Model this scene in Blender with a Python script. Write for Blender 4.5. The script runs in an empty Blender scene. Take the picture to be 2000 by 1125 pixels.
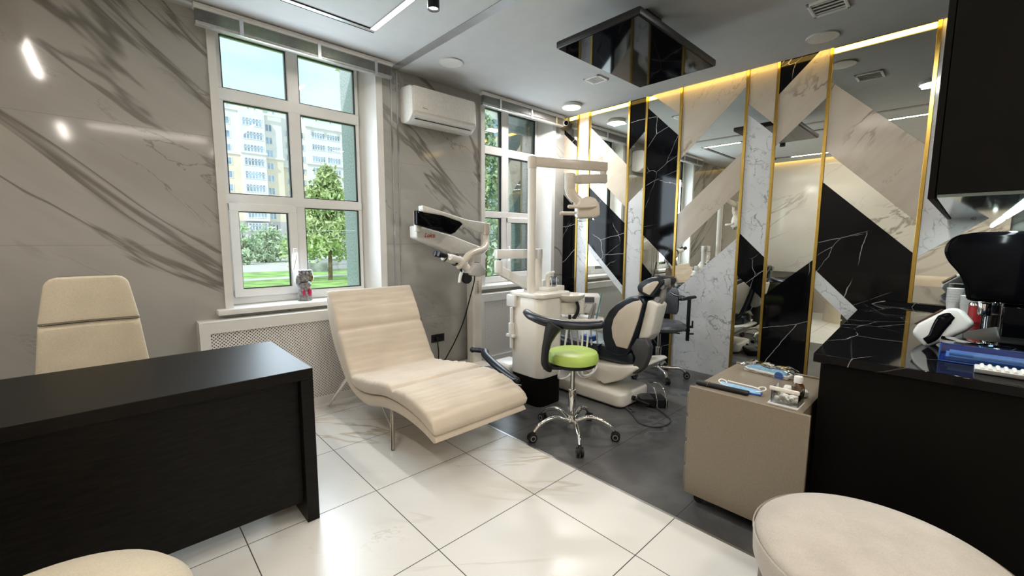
import bpy, bmesh, math, random
from mathutils import Vector, Matrix, Euler, noise
random.seed(7)
SC = bpy.context.scene
COL = SC.collection
PI = math.pi
R = math.radians

# ------------------------------------------------------------------ camera
YAW, PITCH, ROLL = R(43.197), R(-6.477), R(0.2456)
_f = Vector((math.sin(YAW)*math.cos(PITCH), math.cos(YAW)*math.cos(PITCH), math.sin(PITCH)))
_r = Vector((math.cos(YAW), -math.sin(YAW), 0)); _u = _r.cross(_f)
_r2 = _r*math.cos(ROLL)+_u*math.sin(ROLL); _u2 = _u*math.cos(ROLL)-_r*math.sin(ROLL)
cd = bpy.data.cameras.new('camera'); cam = bpy.data.objects.new('camera', cd); COL.objects.link(cam)
cd.sensor_width = 36; cd.lens = 831.27/2000*36; cd.clip_start = .05; cd.clip_end = 500
mw = Matrix.Identity(4)
for i in range(3):
    mw[i][0], mw[i][1], mw[i][2] = _r2[i], _u2[i], -_f[i]
mw[0][3], mw[1][3], mw[2][3] = 0, 0, 1.35
cam.matrix_world = mw
SC.camera = cam
SC.view_settings.view_transform = 'Standard'; SC.view_settings.look = 'None'
SC.view_settings.exposure = 0.0; SC.view_settings.gamma = 1.0
SC.view_settings.use_curve_mapping = False
try:
    SC.cycles.use_denoising = True
    SC.cycles.caustics_reflective = False; SC.cycles.caustics_refractive = False
except Exception: pass

# ------------------------------------------------------------------ sky, sun, lamps
wd = bpy.data.worlds.new('world'); SC.world = wd; wd.use_nodes = True
nt = wd.node_tree; nt.nodes.clear()
o = nt.nodes.new('ShaderNodeOutputWorld'); bg = nt.nodes.new('ShaderNodeBackground')
tc = nt.nodes.new('ShaderNodeTexCoord'); mp = nt.nodes.new('ShaderNodeMapping'); mp.inputs['Scale'].default_value = (1, 1, 2.6)
nz = nt.nodes.new('ShaderNodeTexNoise'); nz.inputs['Scale'].default_value = 3.2; nz.inputs['Detail'].default_value = 6; nz.inputs['Roughness'].default_value = .55
cr = nt.nodes.new('ShaderNodeValToRGB')
cr.color_ramp.elements[0].position = .32; cr.color_ramp.elements[0].color = (.54, .80, .92, 1)
cr.color_ramp.elements[1].position = .62; cr.color_ramp.elements[1].color = (.84, .95, .98, 1)
nt.links.new(tc.outputs['Generated'], mp.inputs[0]); nt.links.new(mp.outputs[0], nz.inputs[0])
nt.links.new(nz.outputs[0], cr.inputs[0]); nt.links.new(cr.outputs[0], bg.inputs[0]); nt.links.new(bg.outputs[0], o.inputs[0])
bg.inputs[1].default_value = 1.3

def light(name, kind, loc, energy, color=(1, 1, 1), rot=(0, 0, 0), size=(1, 1), **kw):
    d = bpy.data.lights.new(name, kind); d.energy = energy; d.color = color
    if kind == 'AREA':
        d.shape = 'RECTANGLE'; d.size, d.size_y = size
    for k, v in kw.items(): setattr(d, k, v)
    ob = bpy.data.objects.new(name, d); COL.objects.link(ob); ob.location = loc; ob.rotation_euler = rot
    return ob
light('sun', 'SUN', (-20, -30, 40), 2.1, (1, .96, .90), (R(52), 0, R(-52)), angle=R(2))
WARM = (1, .93, .83); NEUT = (1, .97, .93)
HC = 2.857
# the lit sections of the ceiling's linear lights (downward), profiles are modelled further on
BARS = [((1.495, 2.80), (.028, .56), 1), ((1.495, .62), (.028, .9), .65), ((-.37, 1.75), (.028, 1.1), 1),
        ((.55, -.9), (1.3, .028), 1), ((-.37, -1.6), (.028, 1.2), 1), ((1.495, -1.6), (.028, 1.2), 1)]
for (x, y), s, k in BARS:
    light('linear_lamp', 'AREA', (x, y, HC-.012), 12.8*max(s)*k, WARM, (0, 0, 0), s)
light('round_lamp', 'AREA', (3.88, 3.17, HC-.045), 25, NEUT, (0, 0, 0), (.17, .17))
light('round_lamp', 'AREA', (2.9, .35, HC-.045), 22, NEUT, (0, 0, 0), (.17, .17))
SPOTS = [(1.495, 2.28), (1.495, 1.95), (-.37, 2.6), (1.495, .05), (-.37, .2)]
for x, y in SPOTS:
    light('spot_lamp', 'SPOT', (x, y, 2.68), 14, WARM, (0, 0, 0), spot_size=R(95), spot_blend=.7, shadow_soft_size=.03)
# area lamps added just inside both window frames, standing in for daylight
light('window_daylight', 'AREA', (1.15, 3.77, 1.72), 34, (.76, .89, 1), (R(-90), 0, 0), (.7, 1.5))
light('window_daylight', 'AREA', (3.48, 3.77, 1.72), 19, (.76, .89, 1), (R(-90), 0, 0), (.6, 1.5))

# ------------------------------------------------------------------ materials
def newmat(name):
    m = bpy.data.materials.new(name); m.use_nodes = True; t = m.node_tree; t.nodes.clear()
    out = t.nodes.new('ShaderNodeOutputMaterial'); return m, t, out
def N(t, kind, **kw):
    n = t.nodes.new('ShaderNode'+kind)
    for k, v in kw.items():
        if k.startswith('i_'):
            key = k[2:]; key = int(key) if key.isdigit() else key.replace('_', ' ')
            n.inputs[key].default_value = v
        else: setattr(n, k, v)
    return n
def math_(t, op, a, b=None, c=None):
    n = N(t, 'Math', operation=op)
    for i, v in enumerate((a, b, c)):
        if v is None: continue
        if isinstance(v, (int, float)): n.inputs[i].default_value = v
        else: t.links.new(v, n.inputs[i])
    return n.outputs[0]
def mixc(t, fac, a, b):
    n = N(t, 'Mix', data_type='RGBA')
    for i, v in ((0, fac), (6, a), (7, b)):
        if isinstance(v, (int, float)): n.inputs[i].default_value = v
        elif isinstance(v, tuple): n.inputs[i].default_value = (*v[:3], 1)
        else: t.links.new(v, n.inputs[i])
    return n.outputs[2]
def coords(t, scale=(1, 1, 1), rot=(0, 0, 0), loc=(0, 0, 0)):
    tc = N(t, 'TexCoord'); mp = N(t, 'Mapping'); mp.inputs['Rotation'].default_value = rot; mp.inputs['Location'].default_value = loc
    m2 = N(t, 'Mapping'); m2.inputs['Scale'].default_value = scale
    t.links.new(tc.outputs['Object'], mp.inputs[0]); t.links.new(mp.outputs[0], m2.inputs[0]); return m2.outputs[0]
def noise_(t, vec, scale, detail=3, rough=.5, dist=0):
    n = N(t, 'TexNoise', i_Scale=scale, i_Detail=detail, i_Roughness=rough, i_Distortion=dist)
    t.links.new(vec, n.inputs['Vector']); return n.outputs[0]
def ramp(t, v, lo, hi, a=0., b=1.):
    n = N(t, 'MapRange'); n.interpolation_type = 'SMOOTHSTEP'
    for i, x in ((1, lo), (2, hi), (3, a), (4, b)): n.inputs[i].default_value = x
    t.links.new(v, n.inputs[0]); return n.outputs[0]
def finish(t, out, col, rough, metal=0, bump=None, spec=.5, sheen=0, coat=0):
    b = N(t, 'BsdfPrincipled')
    if isinstance(col, tuple): b.inputs['Base Color'].default_value = (*col[:3], 1)
    else: t.links.new(col, b.inputs['Base Color'])
    if isinstance(rough, (int, float)): b.inputs['Roughness'].default_value = rough
    else: t.links.new(rough, b.inputs['Roughness'])
    b.inputs['Metallic'].default_value = metal; b.inputs['Specular IOR Level'].default_value = spec
    if sheen: b.inputs['Sheen Weight'].default_value = sheen; b.inputs['Sheen Roughness'].default_value = .4
    if coat: b.inputs['Coat Weight'].default_value = coat; b.inputs['Coat Roughness'].default_value = .05
    if bump:
        bn = N(t, 'Bump', i_Strength=bump[1], i_Distance=bump[2] if len(bump) > 2 else .01)
        t.links.new(bump[0], bn.inputs['Height']); t.links.new(bn.outputs[0], b.inputs['Normal'])
    t.links.new(b.outputs[0], out.inputs[0]); return b
def plain(name, col, rough=.5, metal=0, var=.06, scale=9, bump=0, bscale=120, **kw):
    m, t, out = newmat(name); v = coords(t)
    n = noise_(t, v, scale, 3)
    c = mixc(t, ramp(t, n, .3, .7), tuple(x*(1-var) for x in col), tuple(min(1, x*(1+var)) for x in col))
    bp = (noise_(t, v, bscale, 2), bump, .002) if bump else None
    finish(t, out, c, rough, metal, bp, **kw); return m
def marble(name, base, vein, scale=1.2, width=.03, rot=(0, 0, 0), stretch=(1, 1, 1), cloud=None, cloud_amt=.5, rough=.1, dist=1.2, brk=(.42, .62), second=True, tiles=None, spec=.5):
    """stone with fine veins where a warped noise crosses its mid value, broken up by a second noise"""
    m, t, out = newmat(name); v = coords(t, stretch, rot)
    w = noise_(t, v, scale, 5, .55, dist)
    d = math_(t, 'ABSOLUTE', math_(t, 'SUBTRACT', w, .5))
    msk = ramp(t, noise_(t, v, scale*.8, 2), brk[0], brk[1])
    f = math_(t, 'MULTIPLY', ramp(t, d, 0, width, 1, 0), msk)
    if second:
        w2 = noise_(t, coords(t, stretch, rot, (3.1, 1.7, 5.2)), scale*2.3, 6, .6, dist*.7)
        d2 = math_(t, 'ABSOLUTE', math_(t, 'SUBTRACT', w2, .5))
        msk2 = ramp(t, noise_(t, v, scale*1.3, 2), .5, .7)
        f = math_(t, 'MAXIMUM', f, math_(t, 'MULTIPLY', math_(t, 'MULTIPLY', ramp(t, d2, 0, width*.55, 1, 0), msk2), .7))
    col = base
    if cloud:
        col = mixc(t, math_(t, 'MULTIPLY', ramp(t, noise_(t, v, scale*1.1, 7, .62, .6), .35, .7), cloud_amt), base, cloud)
    col = mixc(t, f, col, vein)
    r = rough
    if tiles:                                      # (axis sizes, offsets, joint half width, joint colour)
        sizes, offs, hw, jc = tiles
        tcn = N(t, 'TexCoord'); sp = N(t, 'SeparateXYZ'); t.links.new(tcn.outputs['Object'], sp.inputs[0])
        j = None
        for i in range(3):
            if not sizes[i]: continue
            q = math_(t, 'DIVIDE', math_(t, 'SUBTRACT', sp.outputs[i], offs[i]), sizes[i])
            fr = math_(t, 'ABSOLUTE', math_(t, 'SUBTRACT', q, math_(t, 'ROUND', q)))
            k = math_(t, 'LESS_THAN', fr, hw/sizes[i])
            j = k if j is None else math_(t, 'MAXIMUM', j, k)
        col = mixc(t, j, col, jc); r = math_(t, 'MULTIPLY_ADD', j, .5, rough)
    finish(t, out, col, r, spec=spec); return m
def veined(name, base, vein, layers, cloud=None, cloud_amt=.5, rough=.1, spec=.5, cs=2.):
    """stone with cracked veins: warped cell borders, thin and interrupted"""
    m, t, out = newmat(name); col = base; v0 = coords(t)
    if cloud: col = mixc(t, math_(t, 'MULTIPLY', ramp(t, noise_(t, v0, cs, 6, .62, .6), .38, .68), cloud_amt), base, cloud)
    for k, (scale, width, warp, rot, stretch, lo, hi, amt) in enumerate(layers):
        v = coords(t, stretch, rot, (1.7*k, .9*k, 2.3*k))
        nn = N(t, 'TexNoise', i_Scale=scale*1.7, i_Detail=4); t.links.new(v, nn.inputs['Vector'])
        va = N(t, 'VectorMath', operation='MULTIPLY_ADD'); t.links.new(nn.outputs['Color'], va.inputs[0]); va.inputs[1].default_value = (warp, warp, warp); t.links.new(v, va.inputs[2])
        vo = N(t, 'TexVoronoi', feature='DISTANCE_TO_EDGE', i_Scale=scale); t.links.new(va.outputs[0], vo.inputs['Vector'])
        f = math_(t, 'MULTIPLY', ramp(t, vo.outputs[0], 0, width, 1, 0), ramp(t, noise_(t, v, scale*.9, 3), lo, hi))
        col = mixc(t, math_(t, 'MULTIPLY', f, amt), col, vein)
    finish(t, out, col, rough, spec=spec); return m
def emit(name, col, strength):
    m, t, out = newmat(name); e = N(t, 'Emission'); e.inputs[0].default_value = (*col, 1); e.inputs[1].default_value = strength
    t.links.new(e.outputs[0], out.inputs[0]); return m
def thin_glass(name, tint=(1, 1, 1), refl=1.0, rough=.0):
    m, t, out = newmat(name)
    tr = N(t, 'BsdfTransparent'); tr.inputs[0].default_value = (*tint, 1)
    gl = N(t, 'BsdfGlossy'); gl.inputs['Roughness'].default_value = rough
    fr = N(t, 'Fresnel'); fr.inputs[0].default_value = 1.45
    mx = N(t, 'MixShader'); t.links.new(math_(t, 'MULTIPLY', fr.outputs[0], refl), mx.inputs[0])
    t.links.new(tr.outputs[0], mx.inputs[1]); t.links.new(gl.outputs[0], mx.inputs[2]); t.links.new(mx.outputs[0], out.inputs[0]); return m
def perforated(name, col, pitch, rad, diag=False):
    """white sheet with round holes punched through it"""
    m, t, out = newmat(name); tcn = N(t, 'TexCoord'); sp = N(t, 'SeparateXYZ'); t.links.new(tcn.outputs['Object'], sp.inputs[0])
    x, z = sp.outputs[0], sp.outputs[2]
    if diag:
        x, z = math_(t, 'MULTIPLY', math_(t, 'ADD', x, z), .7071), math_(t, 'MULTIPLY', math_(t, 'SUBTRACT', x, z), .7071)
    def cell(a):
        q = math_(t, 'DIVIDE', a, pitch); return math_(t, 'MULTIPLY', math_(t, 'SUBTRACT', q, math_(t, 'ROUND', q)), pitch)
    a, b = cell(x), cell(z)
    h = math_(t, 'LESS_THAN', math_(t, 'ADD', math_(t, 'MULTIPLY', a, a), math_(t, 'MULTIPLY', b, b)), rad*rad)
    p = N(t, 'BsdfPrincipled'); p.inputs['Base Color'].default_value = (*col, 1); p.inputs['Roughness'].default_value = .45
    tr = N(t, 'BsdfTransparent'); mx = N(t, 'MixShader')
    t.links.new(h, mx.inputs[0]); t.links.new(p.outputs[0], mx.inputs[1]); t.links.new(tr.outputs[0], mx.inputs[2]); t.links.new(mx.outputs[0], out.inputs[0]); return m
def fabric(name, col, var=.08, bump=.25, bscale=260, sheen=.3, rough=.9, blot=5):
    m, t, out = newmat(name); v = coords(t)
    a = noise_(t, v, blot, 4); b = noise_(t, v, bscale, 2)
    f = math_(t, 'ADD', math_(t, 'MULTIPLY', a, .6), math_(t, 'MULTIPLY', b, .4))
    c = mixc(t, ramp(t, f, .3, .7), tuple(x*(1-var) for x in col), tuple(min(1, x*(1+var)) for x in col))
    finish(t, out, c, rough, 0, (b, bump, .002), sheen=sheen); return m

M = {}
M['tile_wall'] = marble('grey_marble_wall_tile', (.43, .415, .385), (.18, .165, .145), 1.0, .022, (0, R(-36), 0), (.42, 1, 1.5), (.335, .32, .295), .7, .08, .6, (.38, .56), tiles=((0, 0, .745), (0, 0, 1.305), .0014, (.26, .245, .22)))
M['tile_light'] = marble('pale_marble_wall_tile', (.66, .62, .55), (.33, .29, .25), .9, .02, (R(35), 0, 0), (1, .45, 1.5), (.58, .53, .47), .5, .08)
M['floor_light'] = marble('white_marble_floor_tile', (.74, .725, .69), (.50, .43, .34), 1.0, .014, (0, 0, R(35)), (.5, 1.5, 1), (.67, .65, .61), .6, .26, .6, (.46, .62), tiles=((.603, .603, 0), (.345, .868, 0), .0022, (.06, .055, .05)))
M['floor_dark'] = marble('dark_slate_floor_tile', (.050, .050, .052), (.11, .11, .11), 2.2, .05, (0, 0, .5), (1, 1, 1), (.11, .108, .105), .9, .34, .8, tiles=((1.206, .603, 0), (.72, .868, 0), .0016, (.02, .02, .02)))
M['mirror'] = None
m, t, out = newmat('mirror_glass'); finish(t, out, mixc(t, noise_(t, coords(t), 2), (.80, .82, .77), (.83, .84, .79)), .0, 1); M['mirror'] = m
M['cream'] = marble('cream_breccia_marble', (.56, .49, .40), (.22, .17, .12), 1.3, .022, (R(-40), 0, 0), (1, 1.9, .7), (.43, .36, .28), .8, .12, .8, (.44, .6))
M['white_marble'] = veined('white_veined_marble', (.66, .66, .655), (.13, .13, .14), [(4.5, .028, .22, (R(30), 0, 0), (1, 1.3, .8), .46, .62, .75), (11, .05, .12, (R(-20), 0, 0), (1, 1, 1.2), .5, .66, .55)], (.54, .545, .55), .6, .12)
M['black_marble'] = veined('black_marble_white_veins', (.003, .003, .004), (.58, .56, .53), [(1.25, .0042, .13, (R(35), R(12), 0), (1, .7, 1.5), .38, .48, .9), (2.4, .006, .10, (R(-40), 0, R(30)), (.8, 1.5, .8), .50, .58, .6)], None, 0, .06, .2)
M['brass'] = plain('brushed_brass', (.60, .40, .10), .28, 1, .05, 30)
M['white_paint'] = plain('white_ceiling_paint', (.52, .52, .51), .85, 0, .02)
M['white_pvc'] = plain('white_window_plastic', (.76, .75, .73), .32, 0, .02)
M['white_board'] = plain('white_painted_board', (.74, .73, .70), .4, 0, .02)
M['grille'] = perforated('perforated_white_panel', (.80, .79, .76), .0155, .0038)
M['grille_diag'] = perforated('perforated_white_panel_diagonal', (.80, .78, .74), .0165, .0050, True)
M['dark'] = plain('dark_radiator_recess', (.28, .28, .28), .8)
M['alu'] = plain('brushed_aluminium', (.55, .55, .55), .35, 1, .04, 40)
M['blind'] = plain('aluminium_blind_slats', (.42, .41, .39), .35, .6, .08, 30)
M['glass'] = thin_glass('window_glass', (.97, .99, .99), .8)
M['clear'] = thin_glass('clear_acrylic', (.94, .95, .94), 1.2, .02)
M['clear_jar'] = thin_glass('clear_jar_glass', (.80, .82, .80), 1.6)
M['frost'] = thin_glass('frosted_cup_plastic', (.72, .74, .78), 1.0, .3)
M['white_plastic'] = plain('white_equipment_plastic', (.76, .72, .65), .28, 0, .02)
M['ivory'] = plain('ivory_equipment_plastic', (.68, .60, .50), .30, 0, .03)
M['ac_white'] = plain('white_appliance_plastic', (.68, .66, .61), .35, 0, .05, 60)
M['black_plastic'] = plain('black_plastic', (.009, .009, .010), .42, 0, .1, spec=.3)
M['black_gloss'] = plain('black_gloss_plastic', (.003, .003, .004), .10, 0, .1, spec=.08)
M['dark_grey'] = plain('dark_grey_plastic', (.055, .055, .055), .45, 0, .1)
M['pale_grey'] = plain('pale_grey_plastic', (.46, .44, .41), .4)
M['grey_plastic'] = plain('grey_plastic', (.26, .25, .24), .45)
M['black_leather'] = plain('black_upholstery', (.010, .014, .022), .32, 0, .2, 20, .15, 260)
M['grey_leather'] = plain('grey_upholstery', (.085, .092, .105), .34, 0, .1, 20, .15, 260)
M['green_leather'] = plain('lime_green_upholstery', (.47, .64, .14), .36, 0, .06, 12, .1, 200)
M['chrome'] = plain('chrome', (.78, .77, .75), .07, 1, .02)
M['steel'] = plain('satin_steel', (.58, .56, .53), .25, 1, .03)
M['velvet'] = fabric('cream_velvet', (.62, .525, .42), .07, .2)
M['chair_fabric'] = fabric('cream_wool_fabric', (.60, .52, .395), .10, .35, 170, .2, .95)
M['pouf_fabric'] = fabric('warm_grey_velour', (.47, .42, .365), .10, .2, 200, .3, .95, 9)
M['brown'] = plain('brown_leatherette', (.10, .055, .035), .5)
M['black_wood'] = None
m, t, out = newmat('black_stained_oak')
v = coords(t, (1, 8, 8)); g = noise_(t, v, 14, 5, .6, .4)
finish(t, out, mixc(t, ramp(t, g, .35, .7), (.003, .0025, .002), (.009, .0075, .006)), .42, 0, (g, .05, .002), spec=.16); M['black_wood'] = m
M['black_matte'] = plain('black_matte_laminate', (.0035, .003, .0025), .5, 0, .1, spec=.08)
M['taupe'] = plain('taupe_laminate', (.215, .175, .125), .30, 0, .06, 140)
M['mirror_dark'] = plain('tinted_glass_underside', (.16, .20, .19), .06, .7)
M['led_warm'] = emit('warm_linear_light', (1, .87, .68), 9)
M['led_cove'] = emit('amber_cove_light', (1, .64, .15), 9)
M['led_cool'] = emit('cool_strip_light', (.80, 1, .97), 7)
M['lamp_white'] = emit('white_lamp_diffuser', (1, .97, .92), 6)
M['tv_screen'] = plain('dark_tv_screen', (.003, .003, .004), .05, 0, .1, spec=.1)
M['red'] = plain('red_plastic', (.45, .03, .035), .3)
M['gem'] = plain('crimson_enamel', (.42, .02, .08), .15)
M['stone_fig'] = plain('grey_stoneware', (.22, .21, .205), .45, 0, .5, 60, .4, 90)
M['gold_fig'] = plain('olive_gold_glaze', (.22, .17, .05), .35, .4, .4, 60)
M['blue_mask'] = plain('light_blue_nonwoven', (.34, .58, .80), .8, 0, .08, 60)
M['blue_deep'] = plain('blue_plastic', (.035, .12, .42), .35)
M['paper'] = plain('white_paper', (.82, .80, .77), .8)
M['cotton'] = plain('white_cotton', (.84, .80, .77), .95, 0, .06, 60, .8, 60)
M['amber_glass'] = plain('amber_bottle_glass', (.09, .035, .004), .08)
M['teal'] = plain('teal_plastic', (.06, .22, .28), .35)
M['lcd'] = plain('grey_display', (.05, .06, .07), .15)
M['blue_tray'] = thin_glass('clear_blue_plastic', (.55, .70, .92), 2.2, .03)
M['granite'] = plain('grey_speckled_granite', (.60, .64, .70), .5, 0, .28, 70)
M['facade_white'] = plain('white_render', (.84, .83, .80), .9, 0, .03, .6)
M['facade_cream'] = plain('cream_render', (.84, .76, .62), .9, 0, .04, .6)
M['facade_grey'] = plain('grey_stone_plinth', (.55, .55, .55), .9, 0, .05, .6)
M['facade_pane'] = plain('facade_window_glass', (.36, .48, .62), .15, 0, .35, .5)
M['lawn'] = plain('lawn_grass', (.36, .58, .18), .95, 0, .3, 1.2, .4, 20)
M['paving'] = plain('pale_paving', (.72, .70, .66), .9, 0, .08, .8)
M['rubble'] = plain('grey_stone_wall', (.42, .42, .42), .9, 0, .35, 1.5)
M['pine_leaf'] = plain('pine_needles', (.58, .66, .36), .8, 0, .3, 1.6)
M['bush_leaf'] = plain('bush_leaves', (.55, .68, .48), .8, 0, .3, 1.6)
M['bark'] = plain('tree_bark', (.22, .15, .10), .9, 0, .3, 6)
M['roof_red'] = plain('roof_sheet', (.35, .26, .24), .7)

# ------------------------------------------------------------------ mesh builder
class MB:
    def __init__(self, T=None): self.bm = bmesh.new(); self.T = T or Matrix.Identity(4)
    def add(self, tmp, mtx=None, mi=0):
        mtx = self.T @ (mtx or Matrix.Identity(4))
        vs = [self.bm.verts.new(mtx @ v.co) for v in tmp.verts]; tmp.verts.index_update()
        flip = mtx.determinant() < 0
        for f in tmp.faces:
            q = [vs[v.index] for v in f.verts]
            if flip: q.reverse()
            try: g = self.bm.faces.new(q); g.material_index = mi if mi is not None else f.material_index
            except ValueError: pass
        tmp.free(); return self
    def box(self, lo, hi, bev=0, seg=2, mi=0, rot=None):
        t = bmesh.new(); bmesh.ops.create_cube(t, size=1)
        s = [hi[i]-lo[i] for i in range(3)]; c = Vector([(hi[i]+lo[i])/2 for i in range(3)])
        for v in t.verts: v.co = Vector((v.co.x*s[0], v.co.y*s[1], v.co.z*s[2]))
        if bev: bmesh.ops.bevel(t, geom=t.edges[:], offset=min(bev, min(s)*.49), segments=seg, affect='EDGES', profile=.5)
        mt = Matrix.Translation(c)
        if rot: mt = mt @ Euler(rot).to_matrix().to_4x4()
        return self.add(t, mt, mi)
    def cyl(self, p0, p1, r0, r1=None, n=20, bev=0, mi=0, seg=2):
        p0, p1 = Vector(p0), Vector(p1); d = p1-p0; L = d.length; r1 = r0 if r1 is None else r1
        t = bmesh.new(); bmesh.ops.create_cone(t, cap_ends=True, segments=n, radius1=r0, radius2=r1, depth=L)
        if bev:
            ed = [e for e in t.edges if abs(e.verts[0].co.z-e.verts[1].co.z) < 1e-6]
            bmesh.ops.bevel(t, geom=ed, offset=bev, segments=seg, affect='EDGES', profile=.5)
        q = Vector((0, 0, 1)).rotation_difference(d.normalized()).to_matrix().to_4x4()
        return self.add(t, Matrix.Translation((p0+p1)/2) @ q, mi)
    def sphere(self, c, r, n=16, mi=0, rot=None):
        r = (r, r, r) if isinstance(r, (int, float)) else r
        t = bmesh.new(); bmesh.ops.create_uvsphere(t, u_segments=n, v_segments=max(6, n*2//3), radius=1)
        mt = Matrix.Translation(c)
        if rot: mt = mt @ Euler(rot).to_matrix().to_4x4()
        return self.add(t, mt @ Matrix.Diagonal((*r, 1)), mi)
    def lathe(self, prof, c=(0, 0, 0), n=32, mi=0, rot=None, sx=1, sy=1):
        t = bmesh.new(); rings = []
        for r, z in prof:
            if r < 1e-6: rings.append([t.verts.new((0, 0, z))])
            else: rings.append([t.verts.new((r*sx*math.cos(2*PI*i/n), r*sy*math.sin(2*PI*i/n), z)) for i in range(n)])
        for a, b in zip(rings, rings[1:]):
            for i in range(n):
                q = [a[i % len(a)], a[(i+1) % len(a)], b[(i+1) % len(b)], b[i % len(b)]]
                u = []
                for x in q:
                    if x not in u: u.append(x)
                if len(u) > 2: t.faces.new(u)
        bmesh.ops.recalc_face_normals(t, faces=t.faces[:])
        mt = Matrix.Translation(c)
        if rot: mt = mt @ Euler(rot).to_matrix().to_4x4()
        return self.add(t, mt, mi)
    def prism(self, poly, axis, d0, d1, bev=0, seg=2, mi=0):
        """polygon in the plane across `axis`, drawn from d0 to d1"""
        def P(a, b, d): return {'x': (d, a, b), 'y': (a, d, b), 'z': (a, b, d)}[axis]
        t = bmesh.new(); A = [t.verts.new(P(a, b, d0)) for a, b in poly]; B = [t.verts.new(P(a, b, d1)) for a, b in poly]
        n = len(poly); t.faces.new(A); t.faces.new(B)
        for i in range(n): t.faces.new([A[i], A[(i+1) % n], B[(i+1) % n], B[i]])
        bmesh.ops.recalc_face_normals(t, faces=t.faces[:])
        if bev: bmesh.ops.bevel(t, geom=t.edges[:], offset=bev, segments=seg, affect='EDGES', profile=.5)
        return self.add(t, None, mi)
    def tube(self, pts, r, n=10, mi=0, smooth=0, flat=None):
        pts = [Vector(p) for p in pts]
        rr = list(r) if isinstance(r, (list, tuple)) else [r]*len(pts)
        if smooth:
            P, Q = [], []
            for i in range(len(pts)-1):
                a, b, c, d = pts[max(0, i-1)], pts[i], pts[i+1], pts[min(len(pts)-1, i+2)]
                for k in range(smooth):
                    u = k/smooth
                    P.append(.5*((2*b)+(c-a)*u+(2*a-5*b+4*c-d)*u*u+(3*b-a-3*c+d)*u**3)); Q.append(rr[i]*(1-u)+rr[i+1]*u)
            P.append(pts[-1]); Q.append(rr[-1]); pts, rr = P, Q
        t = bmesh.new(); rings = []; up = None
        for i, p in enumerate(pts):
            d = (pts[min(i+1, len(pts)-1)]-pts[max(i-1, 0)]).normalized()
            if up is None: up = Vector((0, 0, 1)) if abs(d.z) < .95 else Vector((1, 0, 0))
            s = d.cross(up).normalized(); up = s.cross(d).normalized()
            fx, fy = flat or (1, 1)
            rings.append([t.verts.new(p+(s*math.cos(2*PI*k/n)*fx+up*math.sin(2*PI*k/n)*fy)*rr[i]) for k in range(n)])
        for a, b in zip(rings, rings[1:]):
            for k in range(n): t.faces.new([a[k], a[(k+1) % n], b[(k+1) % n], b[k]])
        t.faces.new(rings[0]); t.faces.new(rings[-1])
        bmesh.ops.recalc_face_normals(t, faces=t.faces[:])
        return self.add(t, None, mi)
    def surf(self, fn, nu, nv, mi=0, closed_u=False):
        t = bmesh.new(); V = [[t.verts.new(fn(i/(nu if closed_u else nu-1), j/(nv-1))) for j in range(nv)] for i in range(nu)]
        for i in range(nu if closed_u else nu-1):
            for j in range(nv-1):
                t.faces.new([V[i][j], V[(i+1) % nu][j], V[(i+1) % nu][j+1], V[i][j+1]])
        return self.add(t, None, mi)
    def band(self, top, bot, x0, x1, re, n=48, m=24, wob=0, pucker=0, rx=2.0):
        """a cushion-like slab swept along a profile (top and bottom lines of (y,z)) with rounded sides and ends"""
        def resamp(p, k):
            P = []
            for i in range(len(p)-1):
                a, b, c, d = [Vector(q) for q in (p[max(0, i-1)], p[i], p[i+1], p[min(len(p)-1, i+2)])]
                for s in range(8):
                    u = s/8; P.append(.5*((2*b)+(c-a)*u+(2*a-5*b+4*c-d)*u*u+(3*b-a-3*c+d)*u**3))
            P.append(Vector(p[-1])); L = [0]
            for a, b in zip(P, P[1:]): L.append(L[-1]+(b-a).length)
            out, j = [], 0
            for i in range(k):
                s = L[-1]*i/(k-1)
                while j < len(L)-2 and L[j+1] < s: j += 1
                f = (s-L[j])/max(1e-9, L[j+1]-L[j]); out.append(P[j].lerp(P[j+1], min(1, f)))
            return out, L[-1]
        T_, LT = resamp(top, n); B_, LB = resamp(bot, n); W = x1-x0
        t = bmesh.new(); rings = []
        xs = [0, .02, .06, .14, .3, .55, 1]
        st = [x0+re*q for q in xs]+[x0+re+(W-2*re)*k/(m-1) for k in range(1, m-1)]+[x1-re*q for q in reversed(xs)]
        for x in st:
            e = min(1, min(x-x0, x1-x)/re); k = max(0, 1-(1-e)**rx)**(1/rx)*.94+.06
            ring = []
            for i in range(n):
                ei = min(i, n-1-i)*LT/(n-1)/re; ke = min(1, max(0, 1-(1-min(1, ei))**rx)**(1/rx)*.94+.06)
                mid = (T_[i]+B_[i])/2; h = (T_[i]-B_[i])/2*k*ke
                p = mid+h; w = 0
                if wob: w = wob*(noise.noise(Vector((x*7, i*.9, 1.3)))*.5+noise.noise(Vector((x*2.2, i*.25, 4)))) * min(1, ei)
                if pucker:
                    s_ = i*LT/(n-1); de = min(x-x0, x1-x)
                    w += pucker*(math.exp(-de/.07)*noise.noise(Vector((s_*24, 7.7 if x < (x0+x1)/2 else 2.2, de*5)))+.35*noise.noise(Vector((s_*16, x*2.5, 9)))) * min(1, ei/2) * min(1, e*1.5)
                ring.append((p, w))
            lo = [((T_[i]+B_[i])/2-(T_[i]-B_[i])/2*k*min(1, max(0, 1-(1-min(1, min(i, n-1-i)*LT/(n-1)/re))**rx)**(1/rx)*.94+.06), 0) for i in range(n-1, -1, -1)]
            rings.append([t.verts.new((x, p[0], p[1]+w)) for p, w in ring+lo])
        K = 2*n
        for a, b in zip(rings, rings[1:]):
            for i in range(K): t.faces.new([a[i], a[(i+1) % K], b[(i+1) % K], b[i]])
        t.faces.new(rings[0]); t.faces.new(rings[-1])
        bmesh.ops.recalc_face_normals(t, faces=t.faces[:])
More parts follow.
